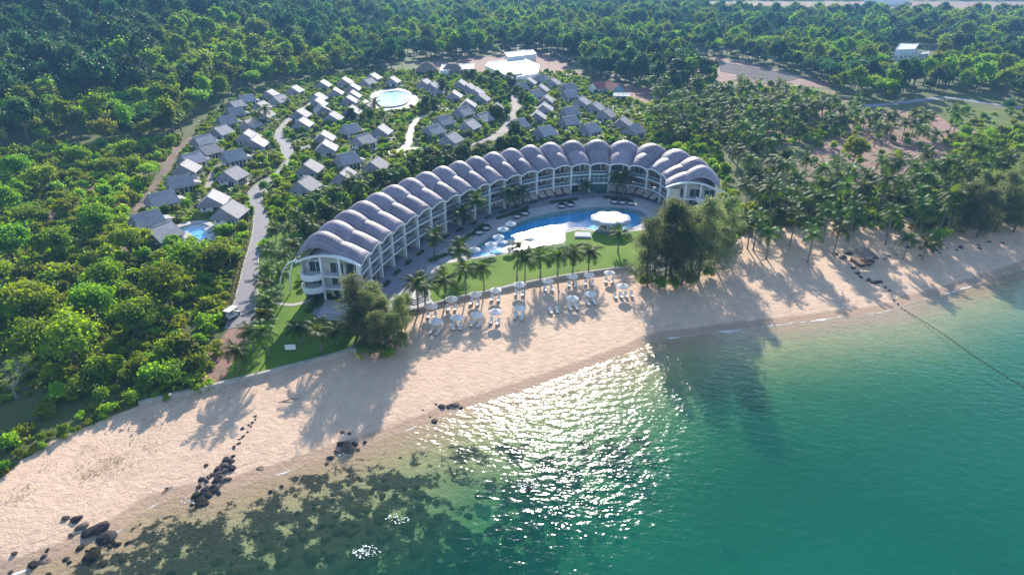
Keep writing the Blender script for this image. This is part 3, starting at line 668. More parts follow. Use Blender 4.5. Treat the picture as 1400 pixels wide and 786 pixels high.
path('dirt_track', [(60, 308), (80, 285), (105, 262)], 3.0, 2.06, M['dirt'])
path('country_road', [(1180, 146), (1230, 141), (1295, 134), (1340, 140), (1400, 148), (1480, 156)], 5.5, 2.06, M['path_pavers'])
path('country_track', [(740, 62), (775, 80), (820, 98), (860, 112)], 3.5, 2.06, M['track_sand'])
path('country_track', [(822, 40), (822, 28)], 6, 2.06, M['track_sand'])
# dune field strips: ridges of a planted field
FIELD = PL([(985, 84), (1015, 84), (1135, 114), (1095, 120), (1005, 110), (985, 98)])
fo_ = sheet('ploughed_field', FIELD, 2.06, M['field_soil'], kind='structure')
for k in range(13):
    t = (k + .5) / 13; a_ = FIELD[0] * (1 - t) + FIELD[5] * t; c_ = np.array(at(1100, 105.5)) * (1 - t) + np.array(at(1062, 116)) * t; d_ = c_ - a_; L_ = np.hypot(*d_)
    obj('furrow_ridge', part(lambda b: b.prism([(0, -.45), (L_, -.45), (L_, .45), (0, .45)], 0, .3), 'furrow_ridge', M['track_sand']), fo_, (a_[0], a_[1], 2.065), math.atan2(d_[1], d_[0]))
GREENP = PL([(1275, 152), (1330, 147), (1400, 150), (1470, 160), (1470, 180), (1380, 182), (1310, 178)])
sheet('meadow', GREENP, 2.06, M['garden_grass'], kind='structure')
# kids pool
ke = empty('villa_pool', (*at(268, 319), 2.06), 0, 'small curved blue pool with white terraces among the front villas', 'swimming pool'); pe = ke; pb = Vector(ke.location)
ring = smooth(PL([(237, 326), (236, 312), (250, 305), (270, 302), (288, 304), (300, 316), (296, 327), (278, 334), (255, 335)]), 4, True)
under(sheet('pool_terrace', ring, 2.075, M['deck'], [KIDS]))
under(rim(KIDS, .35, 1.0, 2.15, 'pool_rim', M['stone_rim'])); under(sheet('pool_floor', KIDS, 1.15, M['pool_tile'])); under(sheet('pool_water', KIDS, 1.97, M['pool_water']))
for pts in ([(243, 317), (257, 317), (264, 322), (256, 327), (246, 324)], [(279, 313), (288, 310), (294, 316), (284, 319)]):
    b = MB(); b.prism([tuple(p) for p in PL(pts)], 1.2, 2.12); under(obj('pool_island', b.mesh('pool_island', M['stone_rim'])))
# far clubhouse pool, a shallow basin with a raised rim
cp = smooth(PL([(515, 138), (518, 130), (530, 127), (545, 126), (560, 131), (556, 142), (540, 147), (522, 147)]), 4, True)
big = smooth(PL([(506, 136), (512, 126), (530, 122), (548, 121), (566, 129), (572, 143), (545, 152), (518, 152)]), 4, True)
pe = empty('clubhouse_pool', (*at(537, 137), 2.06), 0, 'bright pale pool and terrace at the back of the villas', 'swimming pool'); pb = Vector(pe.location)
under(sheet('pool_terrace', big, 2.08, M['deck'])); under(rim(cp, .5, 2.0, 2.75, 'pool_rim', M['stone_rim'])); under(sheet('pool_floor', cp, 2.2, M['pool_ledge'])); under(sheet('pool_water', cp, 2.68, M['pool_water']))
ROADS += [big, ring]
# ------------------------------------------------------------------ villas
def villa_meshes():
    m = {}; X0, X1, Y0, Y1, HW = -3.6, 3.9, -3.6, 3.6, 2.75; RX = -.6; RH = 5.85; EO = .75
    def zl(x): return RH - (RH - HW + .1) * (RX - x) / (RX - X0 + EO) if x < RX else RH - (RH - HW + .1) * (x - RX) / (X1 + EO - RX)
    def sl(b, xe): b.slab([(RX, Y0 - .35, RH), (RX, Y1 + .6, RH), (xe, Y1 + .6, zl(xe)), (xe, Y0 - .9, zl(xe))], .2)
    m['roof_slope_left'] = part(lambda b: sl(b, X0 - EO), 'roof_slope', M['tile']); m['roof_slope_right'] = part(lambda b: sl(b, X1 + EO), 'roof_slope', M['tile'])
    m['ridge_cap'] = part(lambda b: b.tube([(RX, Y0 - .4, RH + .02), (RX, Y1 + .62, RH + .02)], .14, 5), 'ridge_cap', M['tile'])
    def gab(b):
        a, c, ap = (X0 - EO + .12, Y0 - .95, HW - .72), (X1 + EO - .12, Y0 - .95, HW - .72), (RX, Y0 - .25, RH - .24)
        l2, r2 = (X0 - .3, Y0 - .72, zl(X0 - .3) - .26), (X1 + .3, Y0 - .72, zl(X1 + .3) - .26)
        b.add([a, c, r2, ap, l2], [(0, 1, 2, 3, 4)]); b.add([(X0, Y0 + .05, HW - .3), (X1, Y0 + .05, HW - .3), (RX, Y0 + .1, RH - .3)], [(0, 2, 1)])
        b.slab([a, c, (X1 + .2, Y0 + .02, HW - .68), (X0 - .2, Y0 + .02, HW - .68)], .05)
    m['gable'] = part(gab, 'gable', M['shingle'])
    m['rear_gable'] = part(lambda b: b.add([(X0, Y1 - .02, HW - .1), (X1, Y1 - .02, HW - .1), (RX, Y1 - .02, RH - .25)], [(0, 1, 2)]), 'rear_gable', M['shingle'])
    m['wall'] = part(lambda b: b.box(X0, Y0, 0, X1, Y1, HW - .12), 'wall', M['white'])
    m['window'] = part(lambda b: b.box(X0 + .7, Y0 - .05, 1.0, X0 + 1.7, Y0 - .003, 2.0), 'window', M['glass'])
    m['window_sill'] = part(lambda b: b.box(X0 + .6, Y0 - .16, .88, X0 + 1.8, Y0 - .004, .98), 'window_sill', M['white'])
    m['glass_door'] = part(lambda b: b.box(.4, Y0 - .06, .08, 2.7, Y0 - .003, 2.2), 'glass_door', M['glass'])
    m['door_frame'] = part(lambda b: [b.box(x - .05, Y0 - .11, .02, x + .05, Y0 - .004, 2.28) for x in (.4, 1.55, 2.7)], 'door_frame', M['white'])
    for j in range(4): m['side_door%d' % j] = part(lambda b: b.box(X1 + .003, -3.0 + j * 1.6, .08, X1 + .07, -1.75 + j * 1.6, 2.25), 'side_door', M['glass'])
    for j in range(2): m['pillar%d' % j] = part(lambda b: b.box(X1 + .32, Y0 + .1 + j * 6.6, .13, X1 + .56, Y0 + .34 + j * 6.6, HW - .14), 'pillar', M['white'])
    m['terrace'] = part(lambda b: b.box(X1 + .01, Y0 - .6, 0, X1 + 2.3, Y1, .12), 'terrace', M['stone_rim'])
    m['plinth'] = part(lambda b: b.box(X0 - .12, Y0 - .14, -.3, X1 + .005, Y1 + .12, .06), 'plinth', M['concrete'])
    a = {}
    a['annex_wall'] = part(lambda b: b.box(-2.6, Y1 + .01, 0, 1.2, Y1 + 3.2, 2.3), 'annex_wall', M['white'])
    a['annex_roof'] = part(lambda b: b.slab([(-3.0, Y1 + .62, 2.9), (1.6, Y1 + .62, 2.9), (1.6, Y1 + 3.7, 2.35), (-3.0, Y1 + 3.7, 2.35)], .16), 'annex_roof', M['tile'])
    a['annex_window'] = part(lambda b: b.box(1.203, Y1 + 1.0, .9, 1.26, Y1 + 2.2, 1.9), 'annex_window', M['glass'])
    return m, a
VM, VA = villa_meshes()
VROWS = [
 ('beach', 'in the row beside the dirt track', [(222, 320, 25, 0), (201.5, 301.6, 42, 1), (221.8, 274.3, 42, 1), (246, 250.5, 50, 1), (255, 231, -6, 0), (263, 219, 35, 1), (284.5, 206.2, 30, 1), (278.4, 194, 35, 1), (302.8, 180.2, 22, 0), (310.5, 166.5, 48, 1), (321.8, 154.3, 48, 1), (322.7, 144.2, 28, 1), (337.3, 136.9, 50, 1)]),
 ('beach', 'in the row left of the brick road', [(314, 290.4, 4, 0), (291.8, 273.6, -8, 0), (318, 239.8, 14, 0), (319.6, 215.3, 45, 1), (350, 197, -2, 0), (339.5, 187.9, -2, 0), (342.5, 171, 12, 0), (360.8, 157.3, 8, 0), (357.8, 146, 8, 0), (382.2, 137.5, 25, 1), (370, 129.8, 5, 0), (403.6, 123.7, 8, 0)]),
 ('hotel', 'in the cluster right of the brick road', [(417.8, 254.2, 14, 0), (423.4, 230.4, 4, 0), (473.1, 243, 8, 0), (514.4, 226.9, 14, 0), (475.2, 219.2, 48, 1), (445.8, 202.4, -5, 0), (443.4, 188.7, -3, 0), (496.6, 192.9, 32, 1), (521.8, 179.6, 8, 0), (479.8, 178.2, 46, 1)]),
 ('hotel', 'in the tight row by the upper road', [(414, 169.8, 2, 0), (411.2, 157.2, 4, 0), (455.3, 161.4, 4, 0), (440.6, 150.9, -28, 0), (435, 142.5, 0, 0), (435, 134.5, 5, 1), (458.8, 127, -4, 0), (442, 116.6, 3, 0)]),
 ('hotel', 'in the row left of the clubhouse pool', [(481.2, 153, 4, 0), (499.4, 144.6, 2, 0), (477.7, 138.3, 0, 0), (482.6, 131.3, 0, 0), (482.6, 121.5, 2, 0), (471.4, 112.4, 5, 0)]),
 ('left', 'in the line behind the clubhouse pool', [(503.6, 113.1, 30, 1), (510.6, 106.8, 12, 0), (537.2, 111, 10, 1), (581.5, 114.7, 18, 0), (592.5, 118.9, 22, 0), (600, 124.5, 18, 0)]),
 ('hotel', 'in the middle group above the hotel roof', [(617, 190.9, 25, 0), (593, 179.3, 40, 1), (606.3, 166.9, 42, 1), (642, 172.7, 26, 0), (660.1, 162.7, 36, 1), (633.6, 154.5, 38, 1), (678.3, 149.5, 16, 0), (639.4, 143.7, 2, 0), (658.4, 135.4, 14, 0), (621.2, 131.3, 6, 0), (651, 127, 14, 0), (641, 121.5, 14, 0), (630.3, 116.5, 12, 0)]),
 ('hotel', 'in the village right of the sandy road', [(709, 171, 50, 0), (745, 181.6, 50, 1), (735, 159.5, 8, 0), (744.3, 148.8, 10, 0), (747.4, 138, 14, 0), (731.3, 130.5, 48, 0), (739.7, 122.8, 14, 0), (712.2, 119.8, 55, 0), (723.7, 113, 10, 0), (709, 108, 40, 0), (756.5, 113.5, 20, 1), (740, 108.5, 45, 0)]),
 ('hotel', 'in the village beside the palm grove', [(866.5, 178.6, 45, 1), (851, 168, 22, 0), (807, 177, 52, 0), (828.3, 157.2, 26, 0), (813.8, 147.3, 26, 0), (778, 167, 60, 1), (779.4, 154, 60, 1), (794.7, 140.4, 24, 0), (779.4, 130.5, 62, 0), (778, 121, 62, 1)]),
]
VILLAS = []
for frm, where, lst in VROWS:
    for i, (px, py, hd, an) in enumerate(lst):
        p = at(px, py, 4.8); VILLAS.append(p)
        e = empty('villa', (p[0], p[1], 2.05), -R(hd), 'grey-roofed villa, %s from the %s %s' % (ORD[i], {'beach': 'beach', 'hotel': 'hotel', 'left': 'left'}[frm], where), 'villa', 'villas of the resort')
        s = .87 + .06 * random.random(); e.scale = (s, s, s)
        par = {}
        for nm in VM:
            base = nm.rstrip('0123456789'); base = {'roof_slope_left': 'roof_slope', 'roof_slope_right': 'roof_slope'}.get(base, base)
            pr = {'window_sill': par.get('window'), 'door_frame': par.get('glass_door'), 'ridge_cap': par.get('roof_slope_right')}.get(nm, e)
            par[nm] = obj(base, VM[nm], pr)
        if an:
            for nm in VA: obj(nm, VA[nm], e)
VILLAS = np.array(VILLAS)
# ------------------------------------------------------------------ other buildings behind
def flat_building(name, pts, h, label, wins=6, parapet=.5, z=2.0, rings=True, wm=None):
    P = PL(pts); c = P.mean(0); e = empty(name, (*c, z), 0, label, 'building'); Q = [tuple(p - c) for p in P]
    if sum(Q[i][0] * Q[(i + 1) % len(Q)][1] - Q[(i + 1) % len(Q)][0] * Q[i][1] for i in range(len(Q))) < 0: Q = Q[::-1]
    b = MB(); b.prism(Q, -.5, h); obj('wall', b.mesh('wall', wm or M['white']), e)
    b = MB(); b.prism([(x * .965, y * .965) for x, y in Q], h + .003, h + .06); obj('roof', b.mesh('roof', M['flat_roof']), e)
    for i in range(len(Q)):
        a = Vector((*Q[i], 0)); d = Vector((*Q[(i + 1) % len(Q)], 0)) - a; L = d.length; ang = math.atan2(d.y, d.x)
        b = MB(); b.box(0, 0, 0, L, .3, parapet); obj('parapet', b.mesh('parapet', M['white']), e, (a.x, a.y, h + .003), ang)
        if d.x / L > .3 or L > 14:
            n = max(2, int(L / 4))
            b = MB(); b.box(-.6, -.06, 1.0, .6, -.004, 2.2); me = b.mesh('window', M['glass'])
            for k in range(n):
                q = a + d * ((k + .5) / n); obj('window', me, e, (q.x, q.y, 0), ang)
    return e
flat_building('service_building', [(664, 101), (700, 118), (735, 112), (737, 100), (715, 90), (668, 96)], 4.5, 'large white flat-roofed service building behind the villas')
flat_building('rooftop_block', [(695, 93), (733, 88), (728, 82), (690, 86)], 6.5, 'white rear block standing behind the large service building')
flat_building('reception_building', [(602, 106), (622, 104), (648, 103), (648, 96), (605, 97)], 3.6, 'low white reception building below the thatched roofs')
flat_building('country_house', [(1221, 82), (1247, 81), (1253, 73), (1228, 72)], 6.5, 'white two-storey house in a clearing at upper right')
flat_building('country_shed', [(1247, 82), (1268, 80), (1268, 77), (1249, 78)], 3.0, 'low white shed beside the white house at upper right')
flat_building('apartment_block', [(1180, 9), (1236, 8), (1238, 3), (1182, 4)], 9, 'pale long block on the far plain at top right')
flat_building('country_shed', [(787, 30), (800, 29.5), (800, 27), (788, 27.5)], 3.5, 'tiny white shed among far trees near the top centre')
flat_building('country_shed', [(1336, 58), (1353, 54), (1354, 51), (1338, 54)], 3.5, 'pale shed among trees near the right edge')
def gabled(name, px, py, L, W, h, rh, hd, wm, rm, label):
    p = at(px, py, 3.0); e = empty(name, (p[0], p[1], 2.0), -R(hd), label, 'building')
    obj('wall', part(lambda b: b.box(-L / 2, -W / 2, -.3, L / 2, W / 2, h), 'wall', wm), e)
    for s in (-1, 1): obj('roof_slope', part(lambda b: b.slab([(-L / 2 - .5, 0, rh), (L / 2 + .5, 0, rh), (L / 2 + .5, s * (W / 2 + .7), h - .3), (-L / 2 - .5, s * (W / 2 + .7), h - .3)], .18), 'roof_slope', rm), e)
    for s in (-1, 1): obj('gable', part(lambda b: b.add([(s * (L / 2 - .02), -W / 2, h - .05), (s * (L / 2 - .02), W / 2, h - .05), (s * (L / 2 - .02), 0, rh - .2)], [(0, 1, 2)]), 'gable', wm), e)
    for k in (-1, 1): obj('window', part(lambda b: b.box(k * L / 4 - .6, -W / 2 - .06, 1.0, k * L / 4 + .6, -W / 2 - .004, 2.1), 'window', M['glass']), e)
    return e
gabled('red_roofed_house', 822, 124, 11, 9, 3.2, 6.0, -25, M['white'], M['red_tile'], 'house with dull red tiled roof left of the blue gable')
gabled('red_roofed_house', 838, 126, 9, 8, 3.2, 6.0, 55, M['sheet_blue'], M['red_tile'], 'house with bright red roof and pale blue gable')
gabled('lean_to_shed', 850, 134, 8, 7, 2.8, 3.6, 10, M['white'], M['flat_roof'], 'white metal-roofed shed below the red-roofed houses')
gabled('farm_shed', 1190, 68, 12, 7, 3, 4.5, 5, M['cream'], M['flat_roof'], 'pale farm shed left of the white country house')
gabled('farm_shed', 940, 165, 7, 5, 2.6, 3.6, -20, M['sheet_blue'], M['flat_roof'], 'small blue shed at the edge of the palm grove')
gabled('farm_shed', 160, 283, 5, 3, 1.8, 2.4, 30, M['sheet_blue'], M['red_tile'], 'small rusty hut in the scrub left of the villas')
for px, py, rr_, hh, lab in ((584, 98, 8, 8.5, 'large conical thatched roof hall left of the reception'), (619, 98, 7.5, 7.5, 'conical thatched roof hall behind the white reception')):
    p = at(px, py, 4); e = empty('thatched_hall', (p[0], p[1], 2.0), 0, lab, 'building')
    obj('roof', part(lambda b: b.lathe([(rr_, 2.6), (rr_ * .75, 4.6), (rr_ * .4, 7.0), (.15, hh), (.01, hh + .1)], 20), 'roof', M['thatch']), e)
    for k in range(10):
        a = k * math.pi / 5; obj('post', part(lambda b: b.tube([(0, 0, 0), (0, 0, 3.0)], .16, 6), 'post', M['wood']), e, (rr_ * .88 * math.cos(a), rr_ * .88 * math.sin(a), 0))
    obj('floor', part(lambda b: b.lathe([(0.01, .12), (rr_ * .95, .12), (rr_ * .95, -.2)], 20), 'floor', M['stone_rim']), e)
# pool bar with scalloped roof
p = at(835, 299, 5.0); e = empty('pool_bar', (p[0], p[1], 1.9), 0, 'round white pool bar with a scalloped canopy roof in the pool', 'pool bar')
def bar_roof(b):
    n = 48; rings = [(5.4, 2.75), (5.45, 3.15), (4.0, 3.4), (2.1, 3.6), (.05, 3.8)]
    v = []; f = []
    for ri, (r, z) in enumerate(rings):
        for j in range(n):
            a = 2 * math.pi * j / n; sca = abs(math.sin(a * 4)); amp = [.5, .3, .1, .03, 0][ri]
            v.append((r * math.cos(a) * (1 + .03 * sca * (ri < 2)), r * math.sin(a) * (1 + .03 * sca * (ri < 2)), z + amp * (sca - .5)))
    for ri in range(len(rings) - 1): f += [(ri * n + j, ri * n + (j + 1) % n, (ri + 1) * n + (j + 1) % n, (ri + 1) * n + j) for j in range(n)]
    b.add(v, f)
obj('canopy_roof', part(bar_roof, 'canopy_roof', M['bar_roof'], smooth=True), e)
obj('bar_counter', part(lambda b: b.lathe([(2.9, -1.1), (2.9, 1.05), (3.3, 1.05), (3.3, 1.18), (2.2, 1.18), (2.2, -1.0)], 24), 'bar_counter', M['cream']), e)
obj('island', part(lambda b: b.lathe([(.01, .12), (3.6, .12), (3.6, -1.1)], 24), 'island', M['stone_rim']), e)
obj('back_bar', part(lambda b: b.box(-1, -.4, .12, 1, .4, 2.4), 'back_bar', M['wood']), e)
for k in range(8):
    a = 2 * math.pi * (k + .5) / 8; obj('column', part(lambda b: b.tube([(0, 0, .1), (0, 0, 3.5)], .13, 8), 'column', M['white']), e, (3.45 * math.cos(a), 3.45 * math.sin(a), 0))
for k in range(9):
    a = -math.pi * .95 + math.pi * .9 * k / 8; st = obj('bar_stool', part(lambda b: b.lathe([(.01, .78), (.2, .78), (.2, .7), (.05, .68), (.05, -1.1)], 8), 'bar_stool', M['wood']), e, (4.2 * math.cos(a), 4.2 * math.sin(a), 0))
# ------------------------------------------------------------------ beach furniture
def umb_meshes(r=1.45):
    m = {}
    def can(b):
        n = 8; v = [(0, 0, 2.72)]; f = []
        for j in range(n):
            a = 2 * math.pi * j / n; v.append((r * math.cos(a), r * math.sin(a), 2.12)); a2 = a + math.pi / n; v.append((r * .955 * math.cos(a2), r * .955 * math.sin(a2), 2.1))
        for j in range(n):
            a, c, d = 1 + 2 * j, 2 + 2 * j, 1 + (2 * j + 2) % (2 * n); f += [(0, a, c), (0, c, d)]
        k = len(v); v += [(x, y, z - .17) for x, y, z in v[1:]]
        for j in range(2 * n): f.append((1 + j, k + j, k + (j + 1) % (2 * n), 1 + (j + 1) % (2 * n)))
        b.add(v, f)
    m['canopy'] = part(can, 'canopy', M['offwhite'])
    m['vent_cap'] = part(lambda b: b.lathe([(.36, 2.66), (.2, 2.78), (.02, 2.9)], 8), 'vent_cap', M['offwhite'])
    m['pole'] = part(lambda b: b.tube([(0, 0, 0), (0, 0, 2.75)], .035, 6), 'pole', M['white'])
    m['base'] = part(lambda b: b.lathe([(.01, .12), (.3, .1), (.34, -.1)], 10), 'base', M['concrete'])
    m['rib'] = part(lambda b: [b.tube([(0, 0, 2.6), (r * .93 * math.cos(j * math.pi / 4), r * .93 * math.sin(j * math.pi / 4), 2.1)], .015, 3) for j in range(8)], 'rib', M['wood'])
    return m
UM = umb_meshes()
def umbrella(x, y, z, label, group, s=1.0):
    e = empty('umbrella', (x, y, z), random.random(), label, 'umbrella', group); e.scale = (s, s, s)
    for k in ('canopy', 'vent_cap', 'pole', 'base'): obj(k, UM[k], e)
    return e
LM = {'frame': part(lambda b: b.box(-.34, -1.0, .24, .34, .95, .3), 'frame', M['dark_wicker']),
      'mattress': part(lambda b: b.box(-.33, -1.0, .302, .33, .28, .42), 'mattress', M['cushion']),
      'backrest': part(lambda b: b.slab([(-.33, .28, .42), (.33, .28, .42), (.33, .98, .85), (-.33, .98, .85)], .11), 'backrest', M['cushion']),
      'pillow': part(lambda b: b.slab([(-.25, .72, .78), (.25, .72, .78), (.25, .96, .93), (-.25, .96, .93)], .1), 'pillow', M['offwhite']),
      'leg': part(lambda b: b.box(-.03, -.03, 0, .03, .03, .24), 'leg', M['dark_wicker'])}
def lounger(x, y, z, rz, label, group, legs=True):
    e = empty('sunbed', (x, y, z), rz, label, 'sunbed', group)
    for k in ('frame', 'mattress', 'backrest'): obj(k, LM[k], e)
    obj('pillow', LM['pillow'], e)
    if legs:
        for lx, ly in ((-.28, -.9), (.28, -.9), (-.28, .85), (.28, .85)): obj('leg', LM['leg'], e, (lx, ly, 0))
    return e
R1 = [(589.7, 415.9), (617, 406.3), (649.8, 399.4), (677.7, 394), (710.4, 386.9), (749.3, 381), (783, 375), (805.7, 372.7), (833.6, 369.7)]
R2 = [(595.4, 436), (624, 429.8), (651.9, 425.7), (677.7, 422.3), (710.9, 416), (756, 407.5), (782.9, 402.9), (807.5, 396.7), (851.9, 388)]
for rn, row in (('row nearest the lawn wall', R1), ('row nearer the sea', R2)):
    for i, (px, py) in enumerate(row):
        p = at(px, py, 4.0); z = tz(*p) - .02
        bare = row is R2 and i == 5
        if not bare: umbrella(p[0], p[1], z, 'white beach umbrella, %s from the left in the %s' % (ORD[i], rn), 'beach umbrellas', random.uniform(.93, 1.05))
        rz = random.uniform(-.25, .15) + (.1 if i > 4 else -.05)
        offsx = (-.75, .75) if i < 8 or row is R1 else (-1.9, -.6, .6, 1.9)
        for j, ox in enumerate(offsx):
            c, s = math.cos(rz), math.sin(rz); q = (p[0] + c * ox + s * 1.0, p[1] + s * ox - c * 1.0)
            side = ['left', 'right'][j] if len(offsx) == 2 else ['far left', 'inner left', 'inner right', 'far right'][j]
            lab = ('%s sunbed of the pair without umbrella on the sand' % side) if bare else '%s sunbed under the %s umbrella in the %s' % (side, ORD[i], rn)
            lounger(q[0], q[1], tz(*q) + .02, rz + random.uniform(-.12, .12), lab, 'beach sunbeds', False)
for i, (px, py) in enumerate([(648.7, 341.9), (671.3, 334.8), (681.4, 324.4), (687.8, 314), (698, 306.6), (696.7, 332.6), (724.7, 327.7)]):
    p = at(px, py, 4.2)
    fl = 1.63 if inpoly(p, LEDGE)[0] else (.78 if inpoly(p, POOL)[0] else GZ0 + .03)
    e = umbrella(p[0], p[1], 2.0, ['white umbrella at the narrow left tip of the pool', 'white umbrella in the pool, second from its left tip', 'white umbrella in the pool, third from its left tip', 'white umbrella in the pool, fourth from its left tip', 'white umbrella in the pool farthest from the lawn', 'left of the two white umbrellas on the glittering pool ledge', 'right of the two white umbrellas on the glittering pool ledge'][i], 'pool umbrellas', 1.1)
    obj('stand', part(lambda b: b.tube([(0, 0, (fl - 2.0) / 1.1), (0, 0, .1)], .06, 6), 'stand', M['white']), e)
for i, (px, py) in enumerate([(694, 342), (700, 341.5), (723, 336), (729, 335)]):
    p = at(px, py, 2.1); lounger(p[0], p[1], 1.63, -.3, ['first', 'second', 'third', 'fourth'][i] + ' sunbed from the left standing on the shallow pool ledge', 'pool ledge sunbeds')
# dark round daybeds with white cushions on the deck
DBM = {'bowl': part(lambda b: b.lathe([(.01, .12), (1.0, .1), (1.25, .45), (1.3, .55), (1.1, .5), (.95, .35), (.01, .33)], 18), 'bowl', M['dark_wicker']),
       'cushion': part(lambda b: b.lathe([(1.0, .36), (1.02, .55), (.9, .62), (.01, .62)], 18), 'cushion', M['cushion'])}
def hood(b):
    n = 10; v = []; f = []
    for a in range(n + 1):
        th = math.pi * a / n
        for k in range(5):
            ph = k / 4 * 1.25; v.append((1.25 * math.cos(th) , .1 + 1.25 * math.sin(th) * math.cos(ph) * .8, .5 + 1.15 * math.sin(ph) * math.sin(th)))
    for a in range(n):
        for k in range(4): f.append((a * 5 + k, (a + 1) * 5 + k, (a + 1) * 5 + k + 1, a * 5 + k + 1))
    b.add(v, f)
DBM['hood'] = part(hood, 'hood', M['dark_wicker'])
for i, (px, py) in enumerate([(620, 347), (655, 320), (665, 314), (707, 298), (718, 294), (768, 284), (780, 282), (840, 278), (850, 279), (862, 280)]):
    p = at(px, py, 2.1); e = empty('round_daybed', (p[0], p[1], GZ0 + .03), random.uniform(-.6, .6), 'dark wicker round daybed, %s from the left along the pool deck' % ORD[i], 'daybed', 'round daybeds')
    for k in DBM: obj(k, DBM[k], e)
# white square platform on the lawn
p = at(797, 321, 2.4); e = empty('sun_platform', (p[0], p[1], GZ0 + .05), -.1, 'white square cushioned platform on the lawn beside the pool', 'daybed')
obj('base', part(lambda b: b.box(-2.2, -1.8, 0, 2.2, 1.8, .3), 'base', M['stone_rim']), e); obj('cushion', part(lambda b: b.box(-2.0, -1.6, .303, 2.0, 1.6, .5), 'cushion', M['offwhite']), e)
for x, y in ((-1.9, -1.5), (1.9, -1.5), (-1.9, 1.5), (1.9, 1.5)): obj('corner_post', part(lambda b: b.box(-.05, -.05, .3, .05, .05, .9), 'corner_post', M['white']), e, (x * 1.07, y * 1.1, 0))
# golf buggy on the road
p = at(318, 430, 2.6); e = empty('golf_buggy', (p[0], p[1], 2.08), -.35, 'white golf buggy parked on the brick road', 'golf buggy')
obj('body', part(lambda b: (b.box(-.75, -1.6, .35, .75, 1.5, .75), b.slab([(-.72, .75, 1.05), (.72, .75, 1.05), (.68, 1.55, .76), (-.68, 1.55, .76)], .2)), 'body', M['white']), e)
obj('roof', part(lambda b: b.box(-.8, -1.6, 1.95, .8, 1.1, 2.08), 'roof', M['white']), e)
for y in (-.9, .1): s_o = obj('seat', part(lambda b: (b.box(-.65, y - .25, .752, .65, y + .3, .95), b.box(-.65, y - .38, .75, .65, y - .255, 1.4)), 'seat', M['cushion']), e)
obj('windscreen', part(lambda b: b.slab([(-.66, .9, 1.07), (.66, .9, 1.07), (.66, .78, 1.93), (-.66, .78, 1.93)], .03), 'windscreen', M['rail_glass']), e)
for x in (-.72, .72):
    for y in (-1.5, .95): obj('roof_post', part(lambda b: b.tube([(0, 0, .7), (0, 0, 1.96)], .03, 5), 'roof_post', M['dark_metal']), e, (x, y, 0))
    for y in (-1.1, 1.0):
        wl = obj('wheel', part(lambda b: b.lathe([(.01, -.1), (.28, -.1), (.28, .1), (.01, .1)], 14), 'wheel', M['black']), e, (x, y, .28)); wl.rotation_euler = (0, math.pi / 2, 0)
# sign board on the left lawn
p = at(398, 481, 2.0); e = empty('sign_board', (p[0], p[1], 2.05), .1, 'small white board standing on the left lawn', 'sign')
obj('board', part(lambda b: b.box(-1.0, -.05, .5, 1.0, .05, 1.6), 'board', M['white']), e)
for x in (-.8, .8): obj('post', part(lambda b: b.box(-.05, .052, 0, .05, .12, 1.7), 'post', M['dark_metal']), e, (x, 0, 0))
# boards and kayaks by the left beach trees
def hull(b, L, wd, h, n=12):
    v = []; f = []; k = 8
    for i in range(n + 1):
        t = i / n; wv = wd * math.sin(math.pi * min(max(t, .02), .98)) ** .6
        for j in range(k): a = 2 * math.pi * j / k; v.append((wv * math.cos(a), (t - .5) * L, h * (.5 + .5 * math.sin(a)) * (.5 + .5 * math.sin(math.pi * t)) + .25 * (2 * t - 1) ** 4))
    for i in range(n): f += [(i * k + j, i * k + (j + 1) % k, (i + 1) * k + (j + 1) % k, (i + 1) * k + j) for j in range(k)]
    f += [tuple(range(k)), tuple(range(n * k, n * k + k))[::-1]]
    b.add(v, f)
for i, (px, py, m_, rz, lab) in enumerate(((489, 486, 'yellow', .5, 'yellow kayak lying on the sand under the left beach trees'), (486, 477, 'offwhite', .3, 'white kayak lying beside the yellow one under the beach trees'), (494, 475, 'offwhite', .75, 'white kayak nearest the dark beach trees'))):
    p = at(px, py, 1.6); e = empty('kayak', (p[0], p[1], tz(*p) + .02), rz, lab, 'kayak')
    obj('hull', part(lambda b: hull(b, 3.8, .42, .4), 'hull', M[m_], smooth=True), e); obj('seat_well', part(lambda b: b.lathe([(.01, .33), (.24, .34), (.27, .43), (.3, .41)], 12), 'seat_well', M['dark_wicker']), e)
# thatched hut on the right beach
p = at(1180, 350, 3.0); e = empty('beach_hut', (p[0], p[1], 1.6), .2, 'small hut with pyramid roof among boulders on the right beach', 'hut')
obj('roof', part(lambda b: b.add([(-2.2, -2.2, 2.2), (2.2, -2.2, 2.2), (2.2, 2.2, 2.2), (-2.2, 2.2, 2.2), (0, 0, 3.9)], [(0, 1, 4), (1, 2, 4), (2, 3, 4), (3, 0, 4), (3, 2, 1, 0)]), 'roof', M['thatch']), e)
for x in (-1.7, 1.7):
    for y in (-1.7, 1.7): obj('post', part(lambda b: b.tube([(0, 0, -.2), (0, 0, 2.4)], .09, 6), 'post', M['wood']), e, (x, y, 0))
obj('floor', part(lambda b: b.box(-1.9, -1.9, -.2, 1.9, 1.9, .15), 'floor', M['wood']), e)
# lamp posts along the lawn wall
for i, (px, py) in enumerate([(738, 377), (763, 374), (790, 369)]):
    p = at(px, py, 2.1); e = empty('lamp_post', (p[0], p[1], GZ0 + .04), 0, 'short white lamp post on the lawn edge, %s from the left' % ORD[i], 'lamp post', 'lawn lamp posts')
    obj('post', part(lambda b: b.tube([(0, 0, 0), (0, 0, 2.6)], .05, 6), 'post', M['white']), e); obj('lantern', part(lambda b: b.lathe([(.01, 2.6), (.22, 2.65), (.26, 3.0), (.08, 3.2), (.01, 3.25)], 8), 'lantern', M['offwhite']), e)
